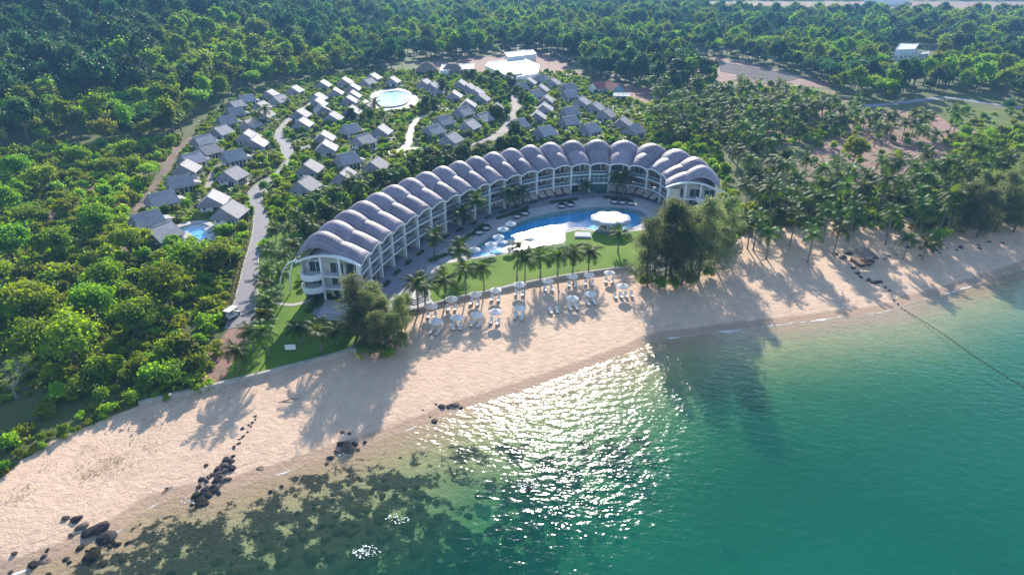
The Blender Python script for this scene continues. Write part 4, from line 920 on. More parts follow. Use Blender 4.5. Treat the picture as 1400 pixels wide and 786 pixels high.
# swimming-zone rope with floats
ra, rb_ = at(1232, 421, .03), at(1405, 532, .03); rn = 70
e = empty('float_line', (ra[0], ra[1], .0), 0, 'thin dark rope with floats running out across the right water', 'rope')
pts = [(*(ra + (rb_ - ra) * (k / rn) - ra + np.array([.5, -.6]) * math.sin(k * .09) ), .04) for k in range(rn + 6)]
obj('rope', part(lambda b: b.tube(pts, .04, 4), 'rope', M['rope']), e)
fm_ = part(lambda b: b.lathe([(.01, -.12), (.13, -.06), (.13, .1), (.01, .16)], 8), 'float', M['dark_wicker'])
for k in range(0, rn + 5, 2): obj('float', fm_, e, pts[k])
# ------------------------------------------------------------------ plants: meshes
def leaves(C, O, size, flat=.55, aspect=.62, droop=0.0, r=rng):
    """C centres, O outward directions: one small quad per leaf clump"""
    n = len(C); N = O * .55 + r.normal(size=(n, 3)) * .62; N[:, 2] += flat; N /= np.linalg.norm(N, axis=1)[:, None]
    A = r.normal(size=(n, 3)); A -= (A * N).sum(1)[:, None] * N; A /= np.linalg.norm(A, axis=1)[:, None]; B = np.cross(N, A)
    s = (size * r.uniform(.6, 1.35, n))[:, None]; a = A * s * .5; b = B * s * .5 * aspect
    sag = np.array([0, 0, -1.0]) * s * .16
    V = np.stack([C - a + sag, C - b * 1.0 , C + a + sag, C + b * 1.0 + sag * droop], 1).reshape(-1, 3)
    return V
def crown_pts(n, rx, rz, zc, lobes, r, low=-.45, spread=.85, lr=(.22, .46)):
    L = []
    for k in range(lobes):
        a = r.uniform(0, 2 * math.pi); rad = math.sqrt(r.uniform(0, 1)) * spread; h = r.uniform(low, .62) * (1 - rad * .35)
        L.append((rad * math.cos(a) * rx, rad * math.sin(a) * rx, h * rz, r.uniform(*lr)))
    L.append((0, 0, .25 * rz, .6)); L = np.array(L)
    wgt = L[:, 3] ** 2; pick = r.choice(len(L), n, p=wgt / wgt.sum())
    D = r.normal(size=(n, 3)); D[:, 2] = np.abs(D[:, 2]) * np.where(r.random(n) < .78, 1, -.7); D /= np.linalg.norm(D, axis=1)[:, None]
    rad = L[pick, 3] * (1 - .42 * r.random(n) ** 2)
    P = L[pick, :3] + D * rad[:, None] * np.array([rx, rx, rz])
    st = r.random(n) < .14; P[st] += r.normal(size=(int(st.sum()), 3)) * np.array([rx, rx, rz]) * .22; P[:, 2] += zc
    return P, D, L
def tree_mesh(name, seed, H, rx, rz, n, size, leaf, lobes=11, trunk_r=.22, bark='bark', zc=None, low=-.35, aspect=.62, droop=0):
    r = np.random.default_rng(seed); zc = zc or H - rz * .95
    P, D, L = crown_pts(n, rx, rz, zc, lobes, r, low)
    V = leaves(P, D, size, aspect=aspect, droop=droop, r=r); F = np.arange(len(V)).reshape(-1, 4)
    crown = npmesh(name + '_crown', V, F, M[leaf])
    b = MB(); b.tube([(0, 0, -.6), (.1, .05, zc * .35), (-.05, .1, zc * .75), (0, 0, zc + rz * .3)], [trunk_r * 1.35, trunk_r, trunk_r * .75, trunk_r * .3], 6)
    for k in range(min(6, lobes)):
        x, y, z, _ = L[k]; b.tube([(0, 0, zc * .55), (x * .45, y * .45, zc * .55 + (z + zc * .45) * .55), (x, y, zc + z)], [trunk_r * .5, trunk_r * .36, trunk_r * .12], 4)
    trunk = b.mesh(name + '_trunk', M[bark]); return trunk, crown
def joined(name, trunk, crown):
    me = bpy.data.meshes.new(name); n = len(trunk.vertices)
    tv = np.empty(n * 3, np.float32); trunk.vertices.foreach_get('co', tv); cv = np.empty(len(crown.vertices) * 3, np.float32); crown.vertices.foreach_get('co', cv)
    F = [tuple(p.vertices) for p in trunk.polygons] + [tuple(i + n for i in p.vertices) for p in crown.polygons]
    me.from_pydata(np.vstack([tv.reshape(-1, 3), cv.reshape(-1, 3)]).tolist(), [], F); me.materials.append(trunk.materials[0]); me.materials.append(crown.materials[0])
    me.polygons.foreach_set('material_index', [0] * len(trunk.polygons) + [1] * len(crown.polygons)); me.update(); return me
TREES = {}
for i, (H, rx, rz, n, size, leaf, lobes) in enumerate([(11, 4.3, 3.4, 1900, .85, 'leaf_dark', 12), (13.5, 3.4, 5.0, 1700, .85, 'leaf_mid', 9), (9, 4.8, 2.8, 1900, .8, 'leaf_mid', 13), (15, 4.6, 4.8, 2100, .9, 'leaf_dark', 10), (9, 3.6, 3.0, 1500, .75, 'leaf_light', 8), (11, 2.9, 4.4, 1300, .8, 'leaf_light', 7)]):
    TREES[i] = tree_mesh('broadleaf%d' % i, 100 + i, H, rx, rz, n, size, leaf, lobes)
BIG = {0: tree_mesh('spreading0', 201, 9.5, 5.4, 3.6, 7000, .62, 'leaf_light', 18, .3), 1: tree_mesh('spreading1', 202, 11, 5.6, 4.6, 8000, .62, 'leaf_mid', 20, .32), 2: tree_mesh('spreading2', 203, 8.5, 4.8, 3.4, 6000, .58, 'leaf_mid', 16, .28)}
BUSH = {0: tree_mesh('bush0', 301, 3.0, 2.0, 1.6, 700, .55, 'leaf_shrub', 7, .07, zc=1.4, low=-.5), 1: tree_mesh('bush1', 302, 2.3, 1.9, 1.3, 600, .5, 'leaf_light', 7, .06, zc=1.0, low=-.5), 2: tree_mesh('bush2', 303, 3.8, 2.0, 2.1, 800, .55, 'leaf_mid', 8, .08, zc=1.8, low=-.5), 3: tree_mesh('bush3', 304, 1.6, 1.5, .9, 450, .45, 'leaf_shrub', 6, .05, zc=.7, low=-.4)}
CONIF = {0: tree_mesh('garden_tree0', 401, 8, 2.2, 3.6, 2600, .5, 'leaf_hedge', 11, .15, zc=4.4, low=-.8), 1: tree_mesh('garden_tree1', 402, 6.5, 2.4, 2.8, 2200, .5, 'leaf_mid', 10, .14, zc=3.7, low=-.8)}
def casuarina(name, seed, H, rad, n):
    r = np.random.default_rng(seed); b = MB(); b.tube([(0, 0, -.6), (.2, .1, H * .3), (0, .3, H * .65), (.1, .1, H * .97)], [.34, .26, .16, .04], 7)
    C = []; Dr = []
    for k in range(46):
        h = H * (.16 + .82 * r.random() ** .85); a = r.uniform(0, 2 * math.pi); L = rad * (1.05 - .75 * (h / H) ** 1.6) * r.uniform(.55, 1.15)
        d = np.array([math.cos(a), math.sin(a), .0]); p0 = np.array([0, 0, h * .93]); pts = [p0 + d * L * t + np.array([0, 0, L * (.55 * t - .42 * t * t)]) for t in np.linspace(0, 1, 5)]
        b.tube(pts, [.07, .055, .04, .025, .01], 3)
        m = int(n / 46); t = r.uniform(.25, 1.05, m); base = p0 + d * (L * t)[:, None] + np.c_[np.zeros(m), np.zeros(m), L * (.55 * t - .42 * t * t)]
        C.append(base + r.normal(size=(m, 3)) * np.array([.55, .55, .42]) * (.6 + rad * .09)); Dr.append(np.tile(d, (m, 1)))
    C = np.vstack(C); Dr = np.vstack(Dr); m = len(C)
    A = Dr * .5 + r.normal(size=(m, 3)) * .55; A[:, 2] -= .25; A /= np.linalg.norm(A, axis=1)[:, None]; B = np.cross(A, r.normal(size=(m, 3))); B /= np.linalg.norm(B, axis=1)[:, None]
    s = r.uniform(.5, 1.2, m)[:, None]; a = A * s * .6; w = B * s * .06
    V = np.stack([C - a - w, C - a + w, C + a + w * .4, C + a - w * .4], 1).reshape(-1, 3)
    return b.mesh(name + '_trunk', M['bark']), npmesh(name + '_crown', V, np.arange(len(V)).reshape(-1, 4), M['leaf_casuarina'])
CAS = {0: casuarina('casuarina0', 501, 19, 6.4, 6000), 1: casuarina('casuarina1', 502, 16, 6.0, 5600), 2: casuarina('casuarina2', 503, 12, 4.2, 2600)}
def palm(name, seed, H, nf=24, L=3.6):
    r = np.random.default_rng(seed); b = MB(); bx, by = r.normal(size=2) * .35
    tr = [(bx * t * t * 1.6, by * t * t * 1.6, H * t - .3 * (1 - t)) for t in np.linspace(0, 1, 8)]
    b.tube(tr, [.27, .19, .17, .16, .155, .15, .15, .17], 7); top = np.array(tr[-1])
    V = []; F = []
    for k in range(nf):
        a = 2 * math.pi * k / nf * 2.4 + r.normal() * .2; el = 1.2 - 1.75 * (k / nf) + r.normal() * .1; Lk = L * r.uniform(.85, 1.12)
        d = np.array([math.cos(a), math.sin(a), 0]); side = np.array([-math.sin(a), math.cos(a), 0]); up = np.array([0, 0, 1.])
        ns = 9; pts = []; e = el; p = top.copy()
        for j in range(ns + 1):
            pts.append(p.copy()); p = p + (d * math.cos(e) + up * math.sin(e)) * Lk / ns; e -= .075 + .024 * j
        for j in range(1, ns + 1):
            for q in (.0, .5):
                c = pts[j - 1] * (1 - q) + pts[j] * q; tg = pts[j] - pts[j - 1]; tg /= np.linalg.norm(tg)
                t = (j - 1 + q) / ns; ll = Lk * .27 * (math.sin(math.pi * min(1, .18 + t * .8)) ** .7) + .12; nrm = np.cross(side, tg)
                for sgn in (-1, 1):
                    tip = c + side * sgn * ll * .82 + tg * ll * .5 - up * ll * (.2 + .25 * r.random()); w = tg * .095 * (Lk / 3.6)
                    n0 = len(V); V += [c - w, c + w, tip + w * .25, tip - w * .25]; F.append((n0, n0 + 1, n0 + 2, n0 + 3))
        for j in range(ns):
            n0 = len(V); w = side * .035; V += [pts[j] - w, pts[j] + w, pts[j + 1] + w, pts[j + 1] - w]; F.append((n0, n0 + 1, n0 + 2, n0 + 3))
    crown = npmesh(name + '_crown', np.array(V), np.array(F), M['leaf_palm'])
    nb = MB()
    for k in range(6):
        a = k * 1.05; c = top + np.array([.25 * math.cos(a), .25 * math.sin(a), -.25 - .1 * (k % 2)])
        v = [(c[0] + .13 * x, c[1] + .13 * y, c[2] + .16 * z) for x, y, z in ((1, 0, 0), (-1, 0, 0), (0, 1, 0), (0, -1, 0), (0, 0, 1), (0, 0, -1))]
        nb.add(v, [(0, 2, 4), (2, 1, 4), (1, 3, 4), (3, 0, 4), (2, 0, 5), (1, 2, 5), (3, 1, 5), (0, 3, 5)])
    return b.mesh(name + '_trunk', M['palm_bark'], smooth=True), crown, nb.mesh(name + '_coconut', M['leaf_banana'])
PALMS = {}
for i, h in enumerate([5.0, 6.5, 8.0, 9.5, 11.5]): PALMS[i] = palm('palm%d' % i, 600 + i, h, 20 if i < 3 else 19, 3.7 + .1 * i)
PH = [5.0, 6.5, 8.0, 9.5, 11.5]
def banana(name, seed, n=9, H=2.6):
    r = np.random.default_rng(seed); V = []; F = []
    for k in range(n):
        a = r.uniform(0, 2 * math.pi); d = np.array([math.cos(a), math.sin(a), 0]); s = np.array([-math.sin(a), math.cos(a), 0]); p = np.array([0, 0, H * .3]); e = r.uniform(.7, 1.4); L = H * r.uniform(.6, .95); row = []
        for j in range(6):
            w = .34 * math.sin(math.pi * (.12 + .86 * j / 5)) * H / 2.6; row.append((p - s * w - np.array([0, 0, w * .3]), p.copy(), p + s * w - np.array([0, 0, w * .3]))); p = p + (d * math.cos(e) + np.array([0, 0, 1]) * math.sin(e)) * L / 5; e -= .34
        n0 = len(V)
        for q in row: V += list(q)
        for j in range(5):
            for c in (0, 1): F.append((n0 + j * 3 + c, n0 + j * 3 + c + 1, n0 + j * 3 + 4 + c, n0 + j * 3 + 3 + c))
    b = MB(); b.tube([(0, 0, -.2), (0, 0, H * .34)], [.12, .08], 5)
    return b.mesh(name + '_trunk', M['leaf_mid']), npmesh(name + '_crown', np.array(V), np.array(F), M['leaf_banana'])
BAN = {0: banana('banana0', 701), 1: banana('banana1', 702, 11, 2.0)}
def plant(kind, pair, x, y, z, s, label, cat, group, parts=('trunk', 'crown'), rz=None):
    e = empty(kind, (x, y, z), random.uniform(0, 6.28) if rz is None else rz, label, cat, group); e.scale = (s, s, s) if not hasattr(s, '__len__') else s
    for nm, me in zip(parts, pair): obj(nm, me, e)
    return e
# ------------------------------------------------------------------ where plants may stand
BLOCK = [ROAD, HOTEL, court, LEFTLAWN] + ROADS
def free(P, mv=4.8, mr=.6, blocks=BLOCK):
    ok = np.ones(len(P), bool)
    for i in range(0, len(VILLAS)): ok &= np.hypot(P[:, 0] - VILLAS[i][0], P[:, 1] - VILLAS[i][1]) > mv
    for b_ in blocks:
        ok &= ~inpoly(P, b_)
        if mr: ok &= dist(P, b_, True) > mr
    return ok
def scatter(poly, spacing, n_try=None, r=rng):
    poly = np.array(poly); lo, hi = poly.min(0), poly.max(0); step = spacing
    xs = np.arange(lo[0], hi[0], step); ys = np.arange(lo[1], hi[1], step); X, Y = np.meshgrid(xs, ys)
    P = np.c_[X.ravel(), Y.ravel()] + r.uniform(-.48, .48, (X.size, 2)) * step
    return P[inpoly(P, poly)]
def seen(P, m=80, z=2.0):      # in or near the picture
    d = P[:, 1] * math.cos(PITCH) + (CAM_H - z) * math.sin(PITCH)
    X = 700 + F_PX * P[:, 0] / d
    return (X > -m - 60) & (X < 1400 + m)
def to_px(x, y, z):
    d = y * math.cos(PITCH) + (CAM_H - z) * math.sin(PITCH); v = (y * math.sin(PITCH) - (CAM_H - z) * math.cos(PITCH)) / d
    return 700 + F_PX * x / d, 393 - F_PX * v
# geometry-node carpets for what nobody could count
def carpet(name, P, Z, scale, idx, meshes, label, cat):
    col = bpy.data.collections.new(name + '_sources')
    for i, me in enumerate(meshes):
        col.objects.link(bpy.data.objects.new('%s_src_%02d' % (name, i), me))
    me = bpy.data.meshes.new(name); me.vertices.add(len(P)); me.vertices.foreach_set('co', np.c_[P, Z].astype(np.float32).ravel())
    for nm, typ, arr in (('scale', 'FLOAT', scale), ('rot', 'FLOAT', rng.uniform(0, 6.28, len(P))), ('idx', 'INT', idx)):
        a = me.attributes.new(nm, typ, 'POINT'); a.data.foreach_set('value', np.asarray(arr, np.int32 if typ == 'INT' else np.float32))
    o = obj(name, me); ng = bpy.data.node_groups.new(name, 'GeometryNodeTree')
    ng.interface.new_socket('Geometry', in_out='INPUT', socket_type='NodeSocketGeometry'); ng.interface.new_socket('Geometry', in_out='OUTPUT', socket_type='NodeSocketGeometry')
    N = ng.nodes; gi = N.new('NodeGroupInput'); go = N.new('NodeGroupOutput'); ip = N.new('GeometryNodeInstanceOnPoints'); ci = N.new('GeometryNodeCollectionInfo')
    ci.inputs['Collection'].default_value = col; ci.inputs['Separate Children'].default_value = True; ci.inputs['Reset Children'].default_value = True
    def na(nm, typ):
        a = N.new('GeometryNodeInputNamedAttribute'); a.data_type = typ; a.inputs['Name'].default_value = nm; return a.outputs['Attribute']
    cx = N.new('ShaderNodeCombineXYZ'); l = ng.links.new
    l(gi.outputs[0], ip.inputs['Points']); l(ci.outputs[0], ip.inputs['Instance']); ip.inputs['Pick Instance'].default_value = True
    l(na('idx', 'INT'), ip.inputs['Instance Index']); l(na('rot', 'FLOAT'), cx.inputs[2]); l(cx.outputs[0], ip.inputs['Rotation']); l(na('scale', 'FLOAT'), ip.inputs['Scale']); l(ip.outputs[0], go.inputs[0])
    md = o.modifiers.new('carpet', 'NODES'); md.node_group = ng
    return tag(o, label, cat, kind='stuff')
# ------------------------------------------------------------------ forest
RESORT = PL([(300, 530), (306, 450), (330, 338), (160, 338), (172, 290), (232, 215), (268, 165), (300, 140), (330, 127), (400, 115), (470, 102), (530, 98), (560, 98), (600, 88), (700, 74), (770, 90), (800, 105), (900, 140), (900, 180), (1000, 215), (1020, 330), (860, 400), (500, 500)])
SCRUB = PL([(-260, 235), (0, 215), (60, 200), (150, 200), (215, 195), (262, 192), (180, 285), (160, 338), (330, 338), (306, 450), (290, 520), (190, 548), (120, 572), (50, 602), (-10, 640), (-260, 740)])
GROVE = PL([(870, 140), (960, 118), (1000, 112), (1110, 118), (1190, 148), (1400, 158), (1540, 165), (1540, 330), (1400, 310), (1290, 338), (1230, 338), (1180, 328), (1050, 325), (1000, 335), (1000, 215), (900, 180)])
CLEAR = [PL(p) for p in ([(925, 74), (1000, 82), (1140, 116), (1080, 125), (1000, 118), (950, 100)], [(960, 1), (1500, 1), (1500, 24), (1240, 28), (960, 26)], [(1205, 84), (1280, 90), (1275, 104), (1220, 98)], [(1185, 150), (1180, 141), (1230, 136), (1295, 128), (1400, 142), (1500, 150), (1500, 160)], [(560, 98), (600, 86), (690, 72), (745, 72), (800, 100), (740, 120), (600, 112)], [(800, 118), (830, 112), (900, 122), (890, 145), (830, 140)], [(1208, 108), (1285, 108), (1280, 66), (1210, 66)])]
world = np.array([(-1500, 150), (1500, 150), (1600, 1500), (-1600, 1500)], float)
P = scatter(world, 7.2); z = terrain(P)
ok = seen(P, 60) & inpoly(P, LANDP) & ~inpoly(P, RESORT) & ~inpoly(P, SCRUB) & ~inpoly(P, GROVE)
for c in CLEAR: ok &= ~inpoly(P, c)
P, z = P[ok], z[ok]
X_, Y_ = to_px(P[:, 0], P[:, 1], z + 6)
nzv = np.sin(P[:, 0] * .013 + 1.3) * np.sin(P[:, 1] * .011) + .6 * np.sin(P[:, 0] * .031 + P[:, 1] * .027)
keep = np.ones(len(P), bool)
right = X_ > 480
keep &= ~(right & (nzv < -.75) & (rng.random(len(P)) < .8))           # glades in the lowland wood
keep &= ~(right & (rng.random(len(P)) < .18))
far = np.hypot(*P.T); keep &= ~((far > 900) & (rng.random(len(P)) < .25))
P, z, X_, Y_, nzv, far = P[keep], z[keep], X_[keep], Y_[keep], nzv[keep], far[keep]
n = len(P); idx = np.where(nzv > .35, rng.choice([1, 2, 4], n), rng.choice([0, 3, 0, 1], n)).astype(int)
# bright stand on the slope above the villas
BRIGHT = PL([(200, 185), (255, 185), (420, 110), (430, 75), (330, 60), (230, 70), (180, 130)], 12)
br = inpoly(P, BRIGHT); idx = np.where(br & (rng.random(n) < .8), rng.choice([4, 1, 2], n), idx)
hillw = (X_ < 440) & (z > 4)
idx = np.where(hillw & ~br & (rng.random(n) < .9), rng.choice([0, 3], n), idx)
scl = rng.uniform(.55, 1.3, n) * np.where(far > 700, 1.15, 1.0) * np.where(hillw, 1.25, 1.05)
size_px = scl / far; order = np.argsort(-size_px * ((X_ > -20) & (X_ < 1420) & (Y_ > -20)))
near = order[:230]; rest = order[230:]
def where_tree(x, y):
    if x < 440 and y < 200: return 'broadleaf tree at the foot of the forested hill left of the villas', 'trees at the foot of the hill'
    if x < 760: return 'broadleaf tree in the wood directly behind the villas', 'trees behind the villas'
    return 'broadleaf tree in the wood beyond the palm grove', 'trees beyond the palm grove'
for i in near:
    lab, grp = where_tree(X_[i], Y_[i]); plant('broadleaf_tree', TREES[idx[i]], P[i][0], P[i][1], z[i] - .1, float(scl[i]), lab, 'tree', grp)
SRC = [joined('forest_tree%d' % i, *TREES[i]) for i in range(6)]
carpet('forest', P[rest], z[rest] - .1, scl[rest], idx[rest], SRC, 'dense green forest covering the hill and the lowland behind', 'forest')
# ------------------------------------------------------------------ scrub on the left
big = [(50, 440, 1.0, 0), (105, 500, 1.05, 0), (140, 440, .8, 1), (235, 425, .95, 1), (262, 372, .85, 2), (150, 395, .8, 2), (20, 360, .9, 1), (75, 350, .85, 2), (185, 350, .8, 0), (300, 375, .7, 1), (30, 250, .9, 1), (60, 262, .9, 0), (110, 225, .8, 2), (175, 215, .7, 0), (5, 300, .9, 1), (205, 245, .6, 0), (150, 240, .7, 2), (60, 500, .8, 1), (20, 440, .9, 2), (190, 460, .75, 1), (-10, 400, .9, 0), (135, 320, .75, 1), (95, 300, .7, 0), (45, 310, .75, 2)]
bigP = []
for i, (px, py, s, k) in enumerate(big):
    p = at(px, py); bigP.append(p)
    plant('spreading_tree', BIG[k], p[0], p[1], 1.95, s, 'spreading green tree, %s from the left edge in the scrub' % ORD[sorted(range(len(big)), key=lambda j: big[j][0]).index(i)], 'tree', 'scrub trees')
P = scatter(SCRUB, 3.1); P = P[free(P, 6, .3) & seen(P, 100)]; mind = np.min([np.hypot(*(P - b).T) for b in bigP], 0); P = P[mind > 2.2]
dn = np.sin(P[:, 0] * .09) * np.sin(P[:, 1] * .07 + 1) + rng.normal(size=len(P)) * .45; tr = dirt_mask = np.array([False] * len(P))
P = P[dn > -.3]; n = len(P)
idx = rng.choice([0, 1, 2, 3], n, p=[.36, .22, .27, .15]); scl = rng.uniform(.7, 1.45, n)
XX, YY = to_px(P[:, 0], P[:, 1], 3.0)
order = np.argsort(-(scl / np.hypot(*P.T)) * ((XX > 0) & (XX < 1400) & (YY < 640)) * rng.uniform(.6, 1, n)); zz = terrain(P) - .05
for i in order[:200]: plant('shrub', BUSH[idx[i]], P[i][0], P[i][1], zz[i], float(scl[i]), 'leafy green shrub in the scrub left of the brick road', 'shrub', 'scrub shrubs')
BSRC = [joined('bush_src%d' % i, *BUSH[i]) for i in range(4)]
UG_P, UG_Z, UG_S, UG_I = [P[order[200:]]], [zz[order[200:]]], [scl[order[200:]]], [idx[order[200:]]]
P = scatter(SCRUB, 1.7); P = P[free(P, 5, .1) & seen(P, 60)]; P = P[(np.sin(P[:, 0] * .16 + 2) * np.sin(P[:, 1] * .13) + rng.normal(size=len(P)) * .5) > -.15]
UG_P.append(P); UG_Z.append(terrain(P) - .05); UG_S.append(rng.uniform(.25, .65, len(P))); UG_I.append(rng.choice([0, 1, 3], len(P)))
# shrubs between the villas
VGARD = PL([(170, 345), (165, 320), (205, 260), (240, 215), (280, 165), (330, 128), (410, 112), (480, 100), (560, 98), (650, 100), (780, 100), (900, 150), (905, 185), (880, 200), (760, 198), (640, 200), (520, 250), (430, 310), (400, 345), (360, 340), (330, 345), (250, 350)])
P = scatter(VGARD, 3.0); P = P[free(P, 4.5, .5)]; P = P[rng.random(len(P)) < .85]; n = len(P); kind = rng.random(n)
zz = np.full(n, 1.98); scl = rng.uniform(.45, 1.0, n); order = np.argsort(-(scl / np.hypot(*P.T)) * rng.uniform(.5, 1, n))
nb_ = ng_ = 0; rest = []
for i in order:
    if kind[i] < .22 and nb_ < 120: nb_ += 1; plant('banana_plant', BAN[i % 2], P[i][0], P[i][1], zz[i], float(scl[i] * 1.5), 'bright broad-leaved garden plant between the villas', 'plant', 'broad-leaved garden plants')
    elif kind[i] >= .22 and ng_ < 95: ng_ += 1; plant('shrub', BUSH[int(i) % 4], P[i][0], P[i][1], zz[i], float(scl[i]), 'rounded green garden shrub between the villas', 'shrub', 'villa garden shrubs')
    else: rest.append(i)
UG_P.append(P[rest]); UG_Z.append(zz[rest]); UG_S.append(scl[rest]); UG_I.append(np.where(kind[rest] < .22, 4, rng.choice([0, 1, 2, 3], len(rest))))
P = scatter(VGARD, 1.9); P = P[free(P, 4.3, .4)]; P = P[(np.sin(P[:, 0] * .13) * np.sin(P[:, 1] * .11) + rng.normal(size=len(P)) * .5) > .0]
UG_P.append(P); UG_Z.append(np.full(len(P), 1.98)); UG_S.append(rng.uniform(.3, .6, len(P))); UG_I.append(rng.choice([0, 1, 3, 4], len(P)))
sheet('village_ground', np.vstack([VGARD]), 2.025, M['garden_grass'], [KIDS], 'structure')
# garden trees: behind the hotel and in the village middle
GT = []
for line, sp, jit_ in (([(432, 305), (455, 290), (480, 272), (520, 255), (560, 243), (600, 228), (640, 217), (690, 207), (730, 202)], 2.6, 1.2), ([(420, 320), (470, 285), (530, 258), (600, 234), (660, 218), (720, 206)], 3.4, 1.5), ([(655, 175), (680, 165), (695, 150), (690, 130), (660, 115), (630, 108)], 2.8, 2.5), ([(720, 178), (712, 160), (722, 140), (700, 120), (670, 108)], 3.0, 2.5), ([(700, 200), (716, 190)], 2.6, 1.5)):
    L = smooth(PL(line), 6); al_ = np.r_[0, np.cumsum(np.hypot(*np.diff(L, axis=0).T))]
    for d in np.arange(0, al_[-1], sp): GT.append((np.interp(d, al_, L[:, 0]) + random.gauss(0, jit_), np.interp(d, al_, L[:, 1]) + random.gauss(0, jit_)))
GT = np.array(GT); GT = GT[free(GT, 5.0, .8)]
for i, p in enumerate(GT): plant('garden_tree', CONIF[i % 2], p[0], p[1], 1.95, random.uniform(.6, 1.05), 'dense dark green tree in the screen between hotel and villas', 'tree', 'screen trees behind the hotel')
for px, py, s, lab in ((582, 152, 1.0, 'dark tree left of the garden path by the clubhouse pool'), (594, 155, .95, 'dark tree right of the garden path by the clubhouse pool'), (606, 132, 1.3, 'tall dark tree beside the villas right of the clubhouse pool'), (588, 112, 1.0, 'round tree in front of the thatched halls'), (706, 196, 1.25, 'clipped dark tree beside the sandy villa road'), (480, 165, .8, 'dark tree among villas left of the clubhouse pool'), (508, 168, .8, 'dark tree between villas below the clubhouse pool'), (1070, 232, 1.0, 'dark round tree standing alone among the palms')):
    p = at(px, py); plant('garden_tree', CONIF[0], p[0], p[1], 1.95, s, lab, 'tree', None)
p = at(306, 140); plant('pale_tree', BIG[1], p[0], p[1], 2, (.75, .75, 1.25), 'tall pale-crowned tree standing clear of the forest edge above the villas', 'tree', None)
p = at(1165, 228); plant('bright_tree', BIG[0], p[0], p[1], 2, (.75, .75, 1.15), 'bright yellow-green bushy tree in the clearing among the palms', 'tree', None)
p = at(1220, 137); plant('bright_tree', BIG[0], p[0], p[1], 2, .6, 'bright round tree beside the country road', 'tree', None)
# hedges
def hedge(pts, wd, h, leaf, label, dens=26, sz=.42):
    L = smooth(PL(pts), 6); al_ = np.r_[0, np.cumsum(np.hypot(*np.diff(L, axis=0).T))]; n = int(al_[-1] * dens * (wd + h) / 3)
    d = rng.uniform(0, al_[-1], n); c = np.c_[np.interp(d, al_, L[:, 0]), np.interp(d, al_, L[:, 1])]
    T = np.gradient(L, axis=0); T /= np.hypot(*T.T)[:, None]; N = np.c_[-T[:, 1], T[:, 0]]; Nn = np.c_[np.interp(d, al_, N[:, 0]), np.interp(d, al_, N[:, 1])]
    th = rng.uniform(0, math.pi, n); bulge = (.85 + .3 * np.sin(d * 1.9) * np.sin(d * .73 + 2)) * rng.uniform(.85, 1.05, n); lat = np.cos(th) * wd / 2 * bulge; up = np.sin(th) ** .6 * h * bulge
    C = np.c_[c + Nn * lat[:, None], up]; O = np.c_[Nn * np.cos(th)[:, None], np.sin(th)]
    o0 = c.mean(0); C[:, :2] -= o0; V = leaves(C, O, sz)
    e = empty('hedge', (*o0, 2.0), 0, label, 'hedge'); obj('foliage', npmesh('hedge_foliage', V, np.arange(len(V)).reshape(-1, 4), M[leaf]), e)
    b = MB(); ps = [(*(p - o0), h * .35) for p in L]; b.tube(ps, [wd * .28] * len(ps), 5); obj('woody_core', b.mesh('woody_core', M['leaf_hedge']), e)
hedge([(304, 446), (318, 405), (330, 358), (339, 322), (341, 292), (334, 272), (345, 252), (372, 236)], 1.5, 1.3, 'leaf_hedge_yellow', 'yellow-green hedge along the left edge of the brick road')
hedge([(381, 208), (372, 192), (378, 174), (395, 157), (420, 142)], 1.6, 1.4, 'leaf_hedge', 'green hedge left of the upper brick road')
hedge([(400, 192), (446, 175.5), (492, 168)], 1.8, 1.6, 'leaf_hedge', 'long green hedge below the tight row of villas')
hedge([(531, 156), (564, 154)], 3.0, 2.0, 'leaf_hedge', 'thick hedge below the clubhouse pool')
hedge([(485, 211), (515, 208), (542, 203)], 1.6, 1.4, 'leaf_hedge', 'hedge beside the side road in the middle of the villas')
hedge([(741, 197), (773, 194)], 3.2, 2.4, 'leaf_hedge', 'clipped hedge left of the service drive behind the hotel')
hedge([(793, 196), (828, 199), (858, 200)], 3.2, 2.6, 'leaf_hedge', 'clipped hedge right of the service drive behind the hotel')
hedge([(402, 150), (425, 138), (446, 129)], 2.0, 1.5, 'leaf_hedge', 'hedge beside the top bend of the brick road')
hedge([(367, 262), (385, 247), (405, 246)], 2.2, 1.6, 'leaf_hedge', 'hedge on the right of the brick road bend')
hedge([(255, 345), (290, 340), (326, 332)], 2.2, 1.6, 'leaf_hedge', 'dark hedge below the small villa pool')
for pts, lab in (([(447, 408), (462, 398), (472, 404)], 'dark planting bed at the foot of the hotel left end'), ([(421, 428), (432, 410)], 'dark hedge beside the steps at the hotel left end'), ([(622, 336), (650, 318), (660, 308)], 'dark planter left of the daybeds on the pool deck'), ([(680, 300), (705, 292), (722, 285)], 'dark planter behind the pool umbrellas'), ([(752, 278), (775, 275), (790, 273)], 'dark oval planter near the middle of the deck'), ([(825, 271), (845, 272), (860, 275)], 'dark oval planter right of the pool bar'), ([(588, 358), (600, 353), (610, 349)], 'dark planter at the left tip of the deck'), ([(765, 262), (790, 262)], 'dark planter left of the lobby entrance'), ([(815, 264), (826, 263)], 'dark planter right of the lobby entrance')): hedge(pts, 1.9, .8, 'leaf_hedge', lab, 30, .35)
for i in range(1, 13):
    c = FR[i] - FN[i] * 2.6 + T_[i] * 3; t = T_[i] * 1.3; px0 = to_px(*(c - t), 2.1); px1 = to_px(*(c + t), 2.1)
    hedge([px0, px1], 1.3, .7, 'leaf_hedge', 'small square planter by the hotel terrace, %s from the left end' % ORD[i - 1], 30, .35)
